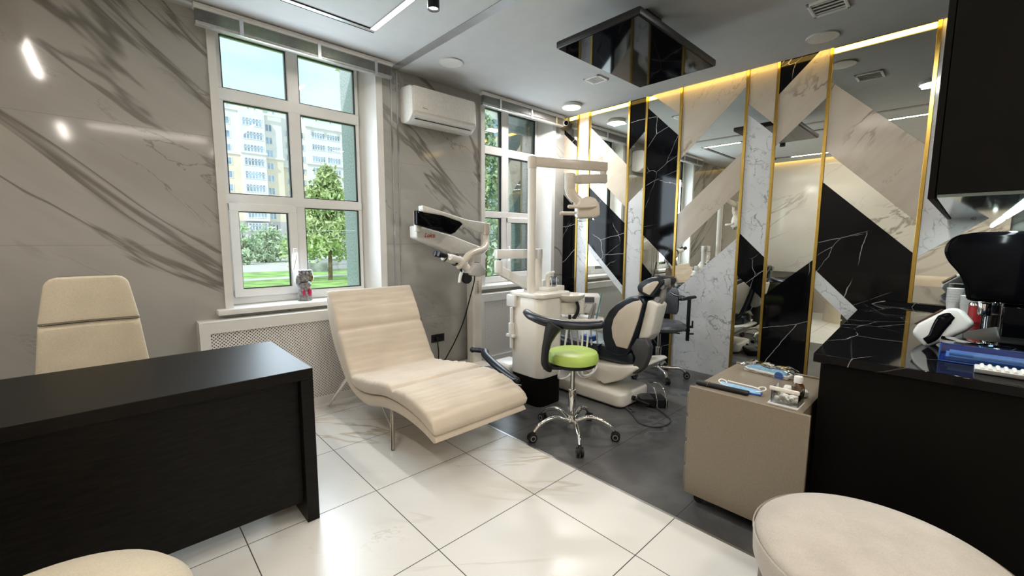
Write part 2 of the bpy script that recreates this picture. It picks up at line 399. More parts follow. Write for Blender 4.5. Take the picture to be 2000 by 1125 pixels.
        return self.add(t, None, 0)
    def build(self, name, mats, parent=None, local=False, angle=40, kind=None):
        me = bpy.data.meshes.new(name)
        if parent is not None and not local:
            off = Vector((0, 0, 0)); p = parent
            while p: off += p.location; p = p.parent
            for v in self.bm.verts: v.co -= off
        self.bm.to_mesh(me); self.bm.free()
        for mm in (mats if isinstance(mats, (list, tuple)) else [mats]): me.materials.append(M[mm] if isinstance(mm, str) else mm)
        for p in me.polygons: p.use_smooth = True
        me.set_sharp_from_angle(angle=R(angle))
        ob = bpy.data.objects.new(name, me); COL.objects.link(ob)
        if parent is not None: ob.parent = parent
        if kind: ob['kind'] = kind
        return ob
def tag(o, label, cat, group=None):
    o['label'] = label; o['category'] = cat
    if group: o['group'] = group
    return o
def thing(name, label, cat, loc=(0, 0, 0), rz=0, group=None):
    o = bpy.data.objects.new(name, None); COL.objects.link(o); o.empty_display_size = .1
    o.location = loc; o.rotation_euler = (0, 0, rz); return tag(o, label, cat, group)
def struct(o): o['kind'] = 'structure'; return o
def dup(root, loc, rz=None, label=None):
    c = root.copy(); COL.objects.link(c); c.location = loc
    if rz is not None: c.rotation_euler = (0, 0, rz)
    if label: c['label'] = label
    def rec(src, dst):
        for ch in list(src.children):
            k = ch.copy(); COL.objects.link(k); k.parent = dst; rec(ch, k)
    rec(root, c); return c
def box(name, lo, hi, mat, parent=None, bev=0, local=False, seg=2): return MB().box(lo, hi, bev, seg).build(name, mat, parent, local)
def text(name, s, size, mat, parent, mtx, ext=.0006, shear=0, bold=0):
    cu = bpy.data.curves.new(name, 'FONT'); cu.body = s; cu.size = size; cu.extrude = ext; cu.shear = shear; cu.align_x = 'CENTER'; cu.align_y = 'CENTER'; cu.offset = bold
    tmp = bpy.data.objects.new(name, cu); COL.objects.link(tmp)
    me = bpy.data.meshes.new_from_object(tmp.evaluated_get(bpy.context.evaluated_depsgraph_get())); bpy.data.objects.remove(tmp)
    me.transform(mtx); off = Vector((0, 0, 0)); p = parent
    while p: off += p.location; p = p.parent
    me.transform(Matrix.Translation(-off)); me.materials.clear(); me.materials.append(M[mat]); me.name = name
    ob = bpy.data.objects.new(name, me); COL.objects.link(ob); ob.parent = parent; return ob
# ==================================================================
# ================================================================== the room
W, MX = 3.645, 4.33
fl = struct(box('floor', (-1.0, -3.0, -.12), (1.92, W, 0), 'floor_light'))
struct(box('dark_floor_zone', (1.92, -3.0, -.12), (MX+.17, W, 0), 'floor_dark'))
struct(MB().box((1.912, -3, -.01), (1.926, W, .0012)).build('trim_1', 'alu'))
c = MB(); c.box((-.92, -3.0, HC), (4.25, W, HC+.05)); c.box((-1.1, -3.1, 3.05), (4.6, W+.1, 3.15)); c.box((-.85, -3, HC+.049), (4.18, W, HC+.19))
struct(c.build('ceiling', 'white_paint'))
# window wall with two openings
b = MB()
for lo, hi in (((-1.15, 0), (.60, 3.1)), ((1.80, 0), (2.97, 3.1)), ((4.12, 0), (4.5, 3.1)), ((.60, 0), (1.80, .81)), ((2.97, 0), (4.12, .81)), ((.60, 2.885), (1.80, 3.1)), ((2.97, 2.885), (4.12, 3.1))):
    b.box((lo[0], W, lo[1]), (hi[0], 4.05, hi[1]))
struct(b.build('wall_window_side', 'tile_wall'))
struct(box('wall_left', (-1.15, -3.0, 0), (-1.0, W, 3.1), 'tile_light'))
struct(box('wall_rear', (-1.15, -3.15, 0), (4.6, -3.0, 3.1), 'tile_light'))
struct(box('wall_kitchen', (2.2, -.45, 0), (MX+.2, -.27, 3.1), 'black_matte'))
struct(box('wall_passage', (2.2, -3.0, 0), (2.35, -.45, 3.1), 'tile_light'))
# wall joints with aluminium profiles, and the ceiling track above them
for i, x in enumerate((1.925, 1.985)):
    struct(MB().box((x-.006, W-.006, 0), (x+.006, W+.01, HC)).build('trim_%d' % (i+2), 'alu'))
g = MB(); g.box((1.915, -3, HC-.004), (1.99, W, HC+.02))
tag(g.build('ceiling_track', 'grey_plastic'), 'flat grey sliding door track let into ceiling, ending above wall joint', 'track')
# ---- mirror wall
mwall = struct(box('wall_right', (MX+.008, -.6, 0), (MX+.2, W+.05, 3.1), 'black_matte'))
S = [3.645, 3.42, 3.245, 2.705, 2.49, 2.11, 1.49, 1.245, .875, .262, -.27]
SEC = [
 ['M', (2.744, 2.559), 'K', (2.688, 2.483), 'B', (2.21, 2.0), 'M', (1.937, 1.728), 'K'],
 ['W'],
 ['M', (2.71, 2.186), 'B', (2.22, 1.713), 'M', (2.006, 1.528), 'K', (1.322, .801), 'W', (1.24, .698), 'M'],
 ['K', (2.35, 2.544), 'M', (1.759, 1.943), 'W'],
 ['B', (2.933, 2.615), 'M', (2.773, 2.405), 'K', (1.415, 1.063), 'M', (1.108, .711), 'K'],
 ['B', (2.163, 2.757), 'M', (1.607, 2.176), 'B', (1.239, 1.836), 'M', (.797, 1.386), 'W'],
 ['B', (2.601, 2.357), 'M', (2.511, 2.276), 'W', (1.429, 1.186), 'K', (1.032, .811), 'M'],
 ['K', (2.603, 2.969), 'B', (2.165, 2.518), 'M', (.851, 1.203), 'K'],
 ['M', (2.635, 2.034), 'B', (2.097, 1.483), 'M', (1.843, 1.253), 'K', (1.116, .503), 'W', (.969, .344), 'M'],
 ['W', (1.224, 1.664), 'M']]
PN = {'M': ('mirror_panel', 'mirror'), 'K': ('black_marble_panel', 'black_marble'), 'B': ('cream_marble_panel', 'cream'), 'W': ('white_marble_panel', 'white_marble')}
def clip(poly, f):
    out = []
    for i, p in enumerate(poly):
        q = poly[(i+1) % len(poly)]; a, b_ = f(p), f(q)
        if a >= 0: out.append(p)
        if a*b_ < 0:
            u = a/(a-b_); out.append((p[0]+(q[0]-p[0])*u, p[1]+(q[1]-p[1])*u))
    return out
def panel(poly, code):
    nm, mt = PN[code]; bm = MB().prism(poly, 'x', MX, MX+.0078)
    bm.build(nm, mt, mwall)
for k, sec in enumerate(SEC):
    y0, y1 = S[k], S[k+1]
    lines = [None]+sec[1::2]+[None]
    for i, code in enumerate(sec[0::2]):
        poly = [(y0, .0), (y1, .0), (y1, 3.05), (y0, 3.05)]
        up, lo = lines[i], lines[i+1]
        g_ = .001
        if up: poly = clip(poly, lambda p: up[0]+(up[1]-up[0])*(p[0]-y0)/(y1-y0)-g_-p[1])
        if lo: poly = clip(poly, lambda p: p[1]-(lo[0]+(lo[1]-lo[0])*(p[0]-y0)/(y1-y0)))
        if len(poly) > 2: panel(poly, code)
for y in S[1:-1]:
    MB().box((MX-.012, y-.0125, 0), (MX+.007, y+.0125, 3.05), .002, 1).build('brass_strip', 'brass', mwall)
# cove light over the mirror wall
cv = thing('cove_light', 'long amber cove light strip hidden above ceiling edge along the mirror wall', 'light', (4.2, 1.7, HC+.07))
MB().box((4.215, -.2, HC+.0505), (4.246, W-.02, HC+.056)).build('channel', 'alu', cv)
MB().box((4.2505, -.2, HC+.008), (4.2545, W-.02, HC+.046)).build('diffuser', 'led_cove', cv)
cv2 = thing('cove_light', 'amber cove light strip above the wall opposite the mirrors', 'light', (-.88, 1, HC+.07))
MB().box((-.916, -2.9, HC+.0505), (-.885, W-.02, HC+.056)).build('channel', 'alu', cv2)
MB().box((-.9245, -2.9, HC+.008), (-.9205, W-.02, HC+.046)).build('diffuser', 'led_cove', cv2)

# ------------------------------------------------------------------ windows
FY0, FY1 = 3.80, 3.87
def frame_bars(bars, y0=FY0, y1=FY1):
    b = MB()
    for k, (x0, z0, x1, z1) in enumerate(bars): b.box((x0, y0-.0012*k, z0), (x1, y1+.0012*k, z1), .006, 1)
    return b
def window(idx, xl, xr, cl, cr_, ml, mr, tz, sash, label):
    """xl..xr frame, cl/cr_ inner edges of the casing on the wall, ml..mr mullion, tz two transoms, sash side"""
    z0, z1 = .845, 2.862
    o = frame_bars([(xl, z0, xl+.045, z1), (xr-.03, z0, xr, z1), (xl, z0, xr, z0+.075), (xl, z1-.05, xr, z1), (ml, z0, mr, z1)]+[(xl, a, xr, b) for a, b in tz]).build('window_%d' % idx, 'white_pvc')
    struct(o)
    (sx0, sx1) = (xl+.03, ml+.02) if sash == 'l' else (mr-.03, xr-.015)
    f = 0.062
    s = MB()
    zb, zt = z0+.055, tz[1][0]+.012
    for kq, q in enumerate(((sx0, zb, sx0+f, zt), (sx1-f, zb, sx1, zt), (sx0, zb, sx1, zb+f), (sx0, zt-f, sx1, zt))): s.box((q[0], FY0-.022-.0012*kq, q[1]), (q[2], FY0+.03, q[3]), .006, 1)
    so = s.build('opening_sash', 'white_pvc', o)
    h = MB(); hx = sx1-.03 if sash == 'l' else sx0+.03
    h.box((hx-.013, FY0-.034, 1.19), (hx+.013, FY0-.02, 1.27), .004); h.tube([(hx, FY0-.03, 1.225), (hx, FY0-.06, 1.225), (hx-.012, FY0-.062, 1.17), (hx-.03, FY0-.06, 1.10)], .009, 8, smooth=3)
    h.build('window_handle', 'white_pvc', so)
    gl = MB()
    zs = [z0+.06, tz[1][0], tz[1][1], tz[0][0], tz[0][1], z1-.03]
    for a in range(3):
        for x0, x1 in ((xl+.03, ml+.01), (mr-.01, xr-.02)):
            gl.box((x0, FY0+.028, zs[2*a]-.01), (x1, FY0+.034, zs[2*a+1]+.01))
    gl.build('window_glass', 'glass', o)
    gk = MB()
    for a in range(3):
        for x0, x1 in ((xl+.045, ml), (mr, xr-.03)):
            if a == 0 and ((sash == 'l' and x0 < ml) or (sash == 'r' and x0 >= mr)): x0, x1, za, zb2 = sx0+f, sx1-f, zb+f, zt-f
            else: za, zb2 = zs[2*a]+(.015 if a == 0 else 0), zs[2*a+1]-(.02 if a == 2 else 0)
            g_ = .006
            for q in ((x0, za, x0+g_, zb2), (x1-g_, za, x1, zb2), (x0, za, x1, za+g_), (x0, zb2-g_, x1, zb2)): gk.box((q[0], FY0+.006, q[1]), (q[2], FY0+.03, q[3]))
    gk.build('gasket', 'black_plastic', o)
    cs = MB()   # casing boards on the wall and splayed reveal boards
    cs.box((cl-.05, W-.018, .845), (cl, W+.002, HC)); cs.box((cr_, W-.018, .845), (cr_+.06, W+.002, HC))
    cs.prism([(cr_, W), (cr_+.02, W), (xr+.03, FY1), (xr-.01, FY1)], 'z', .845, 2.866)
    cs.prism([(cl, W), (cl-.02, W), (xl-.02, FY1), (xl+.01, FY1)], 'z', .845, 2.866)
    cs.box((cl-.03, W, 2.866), (cr_+.03, FY1, 2.884))
    cs.build('window_casing', 'white_board', o)
    si = MB(); si.box((cl-.105, 3.57, .805), (cr_+.10, FY0+.01, .845), .008)
    si.build('window_sill', 'white_pvc', o)
    return o
window(1, .63, 1.69, .622, 1.775, 1.11, 1.20, ((2.35, 2.44), (1.605, 1.683)), 'l', '')
window(2, 2.99, 3.985, 3.0, 4.085, 3.39, 3.50, ((2.31, 2.405), (1.60, 1.676)), 'r', '')

def blind(x0, x1, label):
    o = thing('window_blind', label, 'blind', ((x0+x1)/2, 3.56, 2.73))
    h = MB(); h.box((x0, 3.50, 2.815), (x1, 3.56, HC-.004), .004, 1); h.box((x0, 3.497, 2.835), (x1, 3.50, 2.846)); h.build('head_rail', 'white_board', o)
    s = MB()
    for k in range(9):
        z = 2.812-k*.0075; s.prism([(3.503, z-.001), (3.53, z+.004), (3.557, z-.001), (3.557, z-.003), (3.53, z+.002), (3.503, z-.003)], 'x', x0+.008, x1-.008)
    s.build('slat_stack', 'blind', o)
    MB().box((x0+.005, 3.505, 2.72), (x1-.005, 3.555, 2.745), .006).build('bottom_rail', 'blind', o)
    for u in (.19, .56, .89):
        x = x0+(x1-x0)*u; MB().box((x-.012, 3.4975, 2.72), (x+.012, 3.5015, 2.83)).build('ladder_tape', 'alu', o)
    return o
blind(.495, 1.875, 'wide aluminium venetian blind pulled up above the window with the figurine')
blind(2.87, 4.15, 'narrower aluminium venetian blind pulled up above the window beside the mirrors')

def rad_cover(x0, x1, z1, mat, label):
    y0 = 3.53; o = thing('radiator_cover', label, 'radiator cover', ((x0+x1)/2, 3.59, 0))
    f = MB(); e = .062
    f.prism([(x0, z1), (x1, z1), (x1-e, z1-e-.01), (x0+e, z1-e-.01)], 'y', y0-.012, y0+.01)
    f.prism([(x0, 0), (x0, z1), (x0+e, z1-e-.01), (x0+e, .06)], 'y', y0-.012, y0+.01)
    f.prism([(x1, 0), (x1, z1), (x1-e, z1-e-.01), (x1-e, .06)], 'y', y0-.012, y0+.01)
    f.box((x0, y0-.012, .0), (x1, y0+.01, .06)); f.box((x0, y0-.012, z1-.004), (x1, W, z1+.012), .004)
    f.box((x0, y0, 0), (x0+.02, W-.002, z1)); f.box((x1-.02, y0, 0), (x1, W-.002, z1)); f.build('frame', 'white_board', o)
    MB().box((x0+e-.005, y0+.002, .05), (x1-e+.005, y0+.0045, z1-e)).build('perforated_panel', mat, o)
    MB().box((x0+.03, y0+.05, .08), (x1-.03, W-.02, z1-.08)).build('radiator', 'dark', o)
rad_cover(.395, 1.93, .765, 'grille_diag', 'white perforated radiator cover under the window with the figurine')
rad_cover(2.825, 4.2, .752, 'grille', 'white perforated radiator cover under the window near the mirror wall')

# ------------------------------------------------------------------ ceiling fittings
def linear(x0, y0, x1, y1, lit, label):
    o = thing('linear_light', label, 'light', ((x0+x1)/2, (y0+y1)/2, HC)); w = .024
    vert = abs(x1-x0) < 1e-6
    lo = (min(x0, x1)-(w if vert else 0), min(y0, y1)-(0 if vert else w)); hi = (max(x0, x1)+(w if vert else 0), max(y0, y1)+(0 if vert else w))
    b = MB(); t_ = .004
    if vert: b.box((lo[0], lo[1], HC-.008), (lo[0]+t_, hi[1], HC+.004)); b.box((hi[0]-t_, lo[1], HC-.008), (hi[0], hi[1], HC+.004))
    else: b.box((lo[0], lo[1], HC-.008), (hi[0], lo[1]+t_, HC+.004)); b.box((lo[0], hi[1]-t_, HC-.008), (hi[0], hi[1], HC+.004))
    b.build('profile', 'black_plastic' if not lit else 'alu', o)
    MB().box((lo[0]+t_, lo[1]+t_, HC-.006), (hi[0]-t_, hi[1]-t_, HC+.002)).build('diffuser' if lit else 'channel', 'led_warm' if lit else 'alu', o)
    return o
linear(1.495, 2.52, 1.495, 3.08, True, 'glowing warm linear ceiling light running from the profile corner to the frame edge')
linear(.9, 3.09, 1.52, 3.09, False, 'unlit aluminium ceiling profile meeting the glowing linear light at a corner')
linear(1.495, 1.1, 1.495, 2.52, False, 'dark ceiling track carrying spotlights beyond the glowing light')
linear(1.495, .17, 1.495, 1.07, True, 'glowing warm linear ceiling light above the camera side of the dark track')
linear(-.37, 1.2, -.37, 2.3, True, 'glowing warm linear ceiling light near the wall opposite the mirrors')
linear(-.37, 2.33, -.37, 3.08, False, 'dark ceiling track near the wall opposite the mirrors')
linear(-.37, 3.09, .88, 3.09, False, 'unlit ceiling profile above the desk chair')
linear(-.1, -.9, 1.2, -.9, True, 'glowing warm linear ceiling light behind the camera')
linear(-.37, -2.2, -.37, -1.0, True, 'glowing warm linear ceiling light at the rear left')
linear(1.495, -2.2, 1.495, -1.0, True, 'glowing warm linear ceiling light at the rear right')
for i, (x, y) in enumerate(SPOTS):
    o = thing('track_spotlight', ['small black track spotlight nearest the glowing light end', 'black track spotlight second from the glowing light', 'black track spotlight on the far track by the opposite wall', 'black track spotlight above the counter end', 'black track spotlight behind the desk visitor side'][i], 'spotlight', (x, y, HC), group='track spotlights')
    MB().box((x-.02, y-.05, HC-.03), (x+.02, y+.05, HC-.006), .003).build('adapter', 'black_plastic', o)
    h = MB(); h.cyl((x, y, HC-.03), (x, y, 2.79), .006, n=8); h.lathe([(.033, 2.80), (.035, 2.795), (.035, 2.70), (.031, 2.70), (.03, 2.715), (0, 2.716)], (x, y, 0), 24); h.build('lamp_head', 'black_plastic', o)
    MB().cyl((x, y, 2.714), (x, y, 2.712), .029).build('lens', 'lamp_white', o)
def speaker(x, y, r, label):
    o = thing('ceiling_speaker', label, 'speaker', (x, y, HC), group='round ceiling speakers')
    MB().lathe([(r, HC), (r, HC-.006), (r*.97, HC-.010), (r*.93, HC-.009)], (x, y, 0), 40).build('rim', 'white_paint', o)
    MB().lathe([(r*.93, HC-.009), (r*.5, HC-.013), (0, HC-.014)], (x, y, 0), 40).build('grille', 'ac_white', o)
speaker(2.24, 3.16, .105, 'round white ceiling speaker above the air conditioner')
speaker(3.97, .87, .105, 'round white ceiling speaker close to the amber cove light')
def vent(x, y, lx, ly, n, ax, label):
    o = thing('ceiling_vent', label, 'vent', (x, y, HC), group='ceiling vents')
    f = MB()
    for q in ((x-lx, y-ly, x+lx, y-ly+.02), (x-lx, y+ly-.02, x+lx, y+ly), (x-lx, y-ly, x-lx+.02, y+ly), (x+lx-.02, y-ly, x+lx, y+ly)): f.box((q[0], q[1], HC-.012), (q[2], q[3], HC+.002), .003)
    f.build('frame', 'white_board', o); MB().box((x-lx+.015, y-ly+.015, HC-.003), (x+lx-.015, y+ly-.015, HC-.001)).build('backing', 'black_plastic', o)
    for k in range(n):
        u = -1+2*(k+.5)/n
        s = MB()
        if ax == 'x': s.box((x-lx+.018, y+u*(ly-.02)-.003, HC-.010), (x+lx-.018, y+u*(ly-.02)+.003, HC-.002))
        else: s.box((x+u*(lx-.02)-.003, y-ly+.018, HC-.010), (x+u*(lx-.02)+.003, y+ly-.018, HC-.002))
        s.build('slat', 'white_board', o)
vent(3.45, 2.53, .085, .085, 7, 'x', 'small square white ceiling vent beside the ceiling mounted screen')
vent(3.48, .745, .11, .10, 4, 'y', 'white ceiling vent with black slots at the top edge of the room')
o = thing('ceiling_lamp', 'round white surface ceiling lamp near the camera on the mirror wall', 'lamp', (3.88, 3.17, HC))
MB().lathe([(.105, HC), (.108, HC-.01), (.108, HC-.03), (.10, HC-.036)], (3.88, 3.17, 0), 40).build('housing', 'white_board', o)
MB().lathe([(.10, HC-.036), (.095, HC-.040), (0, HC-.041)], (3.88, 3.17, 0), 40).build('diffuser', 'lamp_white', o)
o = thing('ceiling_lamp', 'round white surface ceiling lamp above the black counter', 'lamp', (2.9, .35, HC))
MB().lathe([(.105, HC), (.108, HC-.01), (.108, HC-.03), (.10, HC-.036)], (2.9, .35, 0), 40).build('housing', 'white_board', o)
MB().lathe([(.10, HC-.036), (.095, HC-.040), (0, HC-.041)], (2.9, .35, 0), 40).build('diffuser', 'lamp_white', o)
# ceiling television
o = thing('ceiling_television', 'large black flat television hung face down from the ceiling', 'television', (2.77, 1.67, 2.6))
MB().box((2.245, 1.36, 2.605), (3.295, 1.975, 2.65), .008).build('housing', 'black_plastic', o)
MB().box((2.257, 1.375, 2.6025), (3.283, 1.963, 2.606)).build('screen', 'tv_screen', o)
MB().box((2.5, 1.5, 2.65), (3.05, 1.85, 2.70), .015).build('back_box', 'black_plastic', o)
b = MB(); b.box((2.6, 1.62, 2.70), (2.94, 1.72, 2.72)); b.cyl((2.77, 1.67, 2.72), (2.77, 1.67, HC-.01), .03); b.box((2.67, 1.57, HC-.015), (2.87, 1.77, HC), .003); b.build('mount', 'black_plastic', o)
# security camera
o = thing('security_camera', 'small white bullet security camera in the corner above the blind', 'camera', (4.22, 3.58, 2.8))
b = MB(); b.cyl((4.22, 3.60, HC), (4.22, 3.60, HC-.02), .035); b.cyl((4.22, 3.60, HC-.02), (4.21, 3.57, 2.80), .012); b.build('bracket', 'white_board', o)
MB().cyl((4.23, 3.60, 2.80), (4.185, 3.50, 2.775), .034, n=24, bev=.006).build('housing', 'white_board', o)
MB().cyl((4.185, 3.50, 2.775), (4.183, 3.496, 2.774), .027, n=24).build('lens', 'black_gloss', o)
# ------------------------------------------------------------------ air conditioner
o = thing('air_conditioner', 'white split air conditioner mounted high between the two windows', 'air conditioner', (2.37, 3.55, 2.4))
prof = [(W-.001, 2.42), (W-.001, 2.70), (3.60, 2.71), (3.47, 2.70), (3.435, 2.68), (3.425, 2.47), (3.435, 2.445), (3.50, 2.395), (3.56, 2.385), (3.62, 2.40)]
MB().prism(prof, 'x', 2.01, 2.725, .012, 3).build('body', 'ac_white', o)
MB().prism([(3.427, 2.69), (3.418, 2.48), (3.424, 2.47), (3.44, 2.475), (3.44, 2.69)], 'x', 2.03, 2.705, .004).build('front_panel', 'ac_white', o)
MB().prism([(3.432, 2.455), (3.428, 2.45), (3.49, 2.40), (3.495, 2.405)], 'x', 2.04, 2.70).build('air_flap', 'white_pvc', o)
MB().prism([(3.462, 2.4215), (3.457, 2.4205), (3.463, 2.4155), (3.468, 2.4165)], 'x', 2.06, 2.68).build('air_slot', 'black_plastic', o)
text('badge', 'Midea', .022, 'dark_grey', o, Matrix.Translation((2.14, 3.4195, 2.51)) @ Euler((R(92), 0, 0)).to_matrix().to_4x4())
# ------------------------------------------------------------------ wall socket and cables
o = thing('wall_socket', 'black double wall socket low between the chaise and the microscope stand', 'socket', (2.38, W, .345))
MB().box((2.30, W-.010, .305), (2.455, W, .385), .003).build('plate', 'black_plastic', o)
MB().box((2.34, W-.04, .325), (2.38, W-.008, .365), .006).build('plug', 'black_plastic', o)
tag(MB().tube([(2.36, W-.03, .33), (2.362, W-.03, .27), (2.372, W-.025, .2), (2.365, W-.03, .1), (2.37, W-.05, .02)], .005, 8, smooth=4).build('power_cable', 'black_plastic'), 'short black cable hanging from the black wall socket', 'cable')
# ================================================================== furniture
CAMROT = R(-43.2)
# ---- desk
o = thing('desk', 'black stained wooden desk with slab sides, in front of the high-backed chair', 'desk', (-.1, 2.4, 0))
MB().box((-1.0+.02, 2.045, .70), (.645, 2.755, .752), .002, 1).build('desk_top', 'black_wood', o)
MB().box((.59, 2.045, 0), (.645, 2.755, .6995), .002, 1).build('side_panel', 'black_wood', o)
MB().box((-.97, 2.045, 0), (-.915, 2.755, .6995), .002, 1).build('side_panel', 'black_wood', o)
MB().box((-.914, 2.085, .09), (.589, 2.11, .6995), .002, 1).build('modesty_panel', 'black_wood', o)
# ---- desk chair
o = thing('desk_chair', 'cream high-backed desk chair with a seam under the headrest, behind the black desk', 'chair', (-.1, 3.0, 0))
def back_sheet(z0, z1, w0, w1, y0, y1, rc, th, x=-.1, n=28):
    """padded back: outline narrows towards the top with rounded corners; slightly dished"""
    b = MB(); t = bmesh.new()
    def half(z):
        u = (z-z0)/(z1-z0); w = w0+(w1-w0)*u
        d = z1-z
        if rc and d < rc: w -= rc-math.sqrt(max(0, rc*rc-(rc-d)**2))
        return max(w, .004)
    def fn(u, v):
        a = 2*PI*u; z = z0+(z1-z0)*v; h = half(z)
        cx, sy = math.cos(a), math.sin(a)
        X = math.copysign(abs(cx)**.35, cx)*h; Y = math.copysign(abs(sy)**.5, sy)*th/2*min(1, .35+1.3*math.sqrt(max(0, min(v, 1-v)*6)))
        yy = y0+(y1-y0)*v; dish = .05*(X/max(h, .01))**2*h/.25
        return Vector((x+X, yy+Y-dish, z))
    b.surf(fn, 48, n, closed_u=True); return b
back_sheet(.44, .925, .232, .185, 2.96, 3.05, 0, .085).build('backrest', 'chair_fabric', o)
back_sheet(.932, 1.155, .186, .150, 3.05, 3.10, .045, .085).build('headrest', 'chair_fabric', o)
MB().box((-.33, 2.62+.15, .40), (.13, 3.10, .49), .04, 4).build('seat', 'chair_fabric', o)
MB().cyl((-.1, 2.92, .06), (-.1, 2.92, .40), .03).build('gas_lift', 'chrome', o)
for k in range(5):
    a = 2*PI*k/5+.3; e = (-.1+.28*math.cos(a), 2.92+.28*math.sin(a))
    MB().tube([(-.1, 2.92, .09), ((e[0]-.1)/2, (e[1]+2.92)/2, .09), (e[0], e[1], .065)], [.022, .02, .014], 8).build('leg', 'chrome', o)
    MB().cyl((e[0]-.012, e[1], .03), (e[0]+.012, e[1], .03), .029).build('caster', 'black_plastic', o)

# ---- chaise longue
o = thing('chaise_longue', 'cream velvet chaise longue with a wavy one-piece seat, under the window', 'chaise longue', (1.56, 2.6, 0))
top = [(3.372, .952), (3.235, .755), (3.15, .61), (3.035, .425), (2.945, .372), (2.756, .383), (2.496, .428), (2.291, .438), (2.127, .425), (1.99, .392), (1.90, .350)]
seam = [(3.40, .915), (3.34, .85), (3.24, .62), (3.10, .40), (2.99, .30), (2.79, .285), (2.476, .345), (2.252, .352), (2.054, .325), (1.93, .288), (1.885, .275)]
bot = [(3.45, .86), (3.395, .62), (3.225, .39), (3.04, .248), (2.78, .20), (2.507, .258), (2.278, .278), (2.057, .26), (1.90, .222)]
def split_band(top, bot, cuts):
    pass
def rs(p, k=90):
    P = []
    for i in range(len(p)-1):
        a, b, c, d = [Vector(q) for q in (p[max(0, i-1)], p[i], p[i+1], p[min(len(p)-1, i+2)])]
        for s in range(10):
            u = s/10; P.append(.5*((2*b)+(c-a)*u+(2*a-5*b+4*c-d)*u*u+(3*b-a-3*c+d)*u**3))
    P.append(Vector(p[-1])); L = [0]
    for a, b in zip(P, P[1:]): L.append(L[-1]+(b-a).length)
    out, j = [], 0
    for i in range(k):
        s = L[-1]*i/(k-1)
        while j < len(L)-2 and L[j+1] < s: j += 1
        out.append(P[j].lerp(P[j+1], min(1, (s-L[j])/max(1e-9, L[j+1]-L[j]))))
    return out
TT, SS = rs(top, 130), rs(seam, 130)
# one continuous cushion with three sewn grooves across it
ARC = [0]
for a, b in zip(TT, TT[1:]): ARC.append(ARC[-1]+(b-a).length)
def near(y, z): return min(range(len(TT)), key=lambda q: (TT[q].x-y)**2+(TT[q].y-z)**2)
CUT = [ARC[near(3.185, .68)], ARC[near(2.965, .375)], ARC[near(2.36, .435)]]
def plump(u):
    d = min(abs(u-c) for c in CUT)
    return .016*math.exp(-(d/.018)**2) - .007*(1-math.exp(-(d/.10)**2))
TG = [tuple(p+(q-p).normalized()*plump(u)) for u, p, q in zip(ARC, TT, SS)]
MB().band(TG, [tuple(p) for p in SS], 1.20, 1.92, .035, 200, 44, .006, .011, 3.0).build('cushion', 'velvet', o, angle=75)
MB().band([(a, b-.004) for a, b in seam], bot, 1.212, 1.908, .025, 90, 16, 0, 0, 3.0).build('shell', 'velvet', o, angle=60)
def leg(b, top_, foot, r0=.008, r1=.017): b.tube([top_, foot], [r1, r0], 12)
for x0, x1, y0, y1, nm in ((1.33, 1.225, 2.60, 2.42, 'front'), (1.79, 1.9, 2.60, 2.42, 'f'), (1.30, 1.19, 3.16, 3.44, 'b'), (1.82, 1.93, 3.16, 3.44, 'b')):
    b = MB(); b.tube([(x0, y0, .262 if y0 < 3 else .36), (x1, y1, .0)], [.020, .011], 12)
    b.build('leg', 'chrome', o)
    if y0 < 3:
        MB().tube([(x0, y0+.22, .22), (x0*.35+x1*.65, y0*.35+y1*.65, .10)], .006, 8).build('brace', 'chrome', o)

# ---- visitor chair (left) and round pouf (right), both in the foreground
o = thing('visitor_chair', 'cream round-seated visitor chair at the bottom left in front of the desk', 'chair', (-.2, 1.35, 0))
sp = [(0, .495), (.12, .493), (.22, .485), (.275, .468), (.298, .44), (.30, .40), (.29, .36), (.27, .345)]
MB().lathe(sp, (-.2, 1.35, 0), 56).build('seat', 'chair_fabric', o)
MB().lathe([(.27, .345), (.25, .30), (.255, .05), (.26, .0), (0, 0)], (-.2, 1.35, 0), 48).build('base', 'chair_fabric', o)
def vb(u, v):
    a = R(105)+R(150)*u; rr = .335+.05*(abs(2*v-1)**4)*-1*.35
    z = .40+.38*v; return Vector((-.2+(rr+.04*v)*math.cos(a), 1.35+(rr+.04*v)*math.sin(a), z))
b = MB(); t = bmesh.new()
def vb2(u, v):
    s = 2*PI*v; a = R(102)+R(150)*u
    e = min(1, .25+3*math.sqrt(max(0, min(u, 1-u))*.6))
    rr = .345+.033*math.cos(s)*min(1, e+.3); z = .62+.20*math.sin(s)*min(1, e)
    return Vector((-.2+(rr+.12*(z-.42))*math.cos(a), 1.35+(rr+.12*(z-.42))*math.sin(a), z))
b.surf(vb2, 72, 28); b.build('backrest', 'chair_fabric', o)
o = thing('pouf', 'large round grey beige velour pouf at the bottom right by the black counter', 'pouf', (1.545, .095, 0))
MB().lathe([(0, .478), (.15, .477), (.25, .472), (.295, .461), (.312, .445), (.318, .42), (.316, .37), (.306, .345)], (1.545, .095, 0), 72).build('seat', 'pouf_fabric', o)
MB().lathe([(.3175, .447), (.3205, .443), (.3175, .439)], (1.545, .095, 0), 72).build('piping', 'pouf_fabric', o)
MB().lathe([(.305, .345), (.295, .30), (.30, .05), (.305, 0), (0, 0)], (1.545, .095, 0), 60).build('base', 'brown', o)
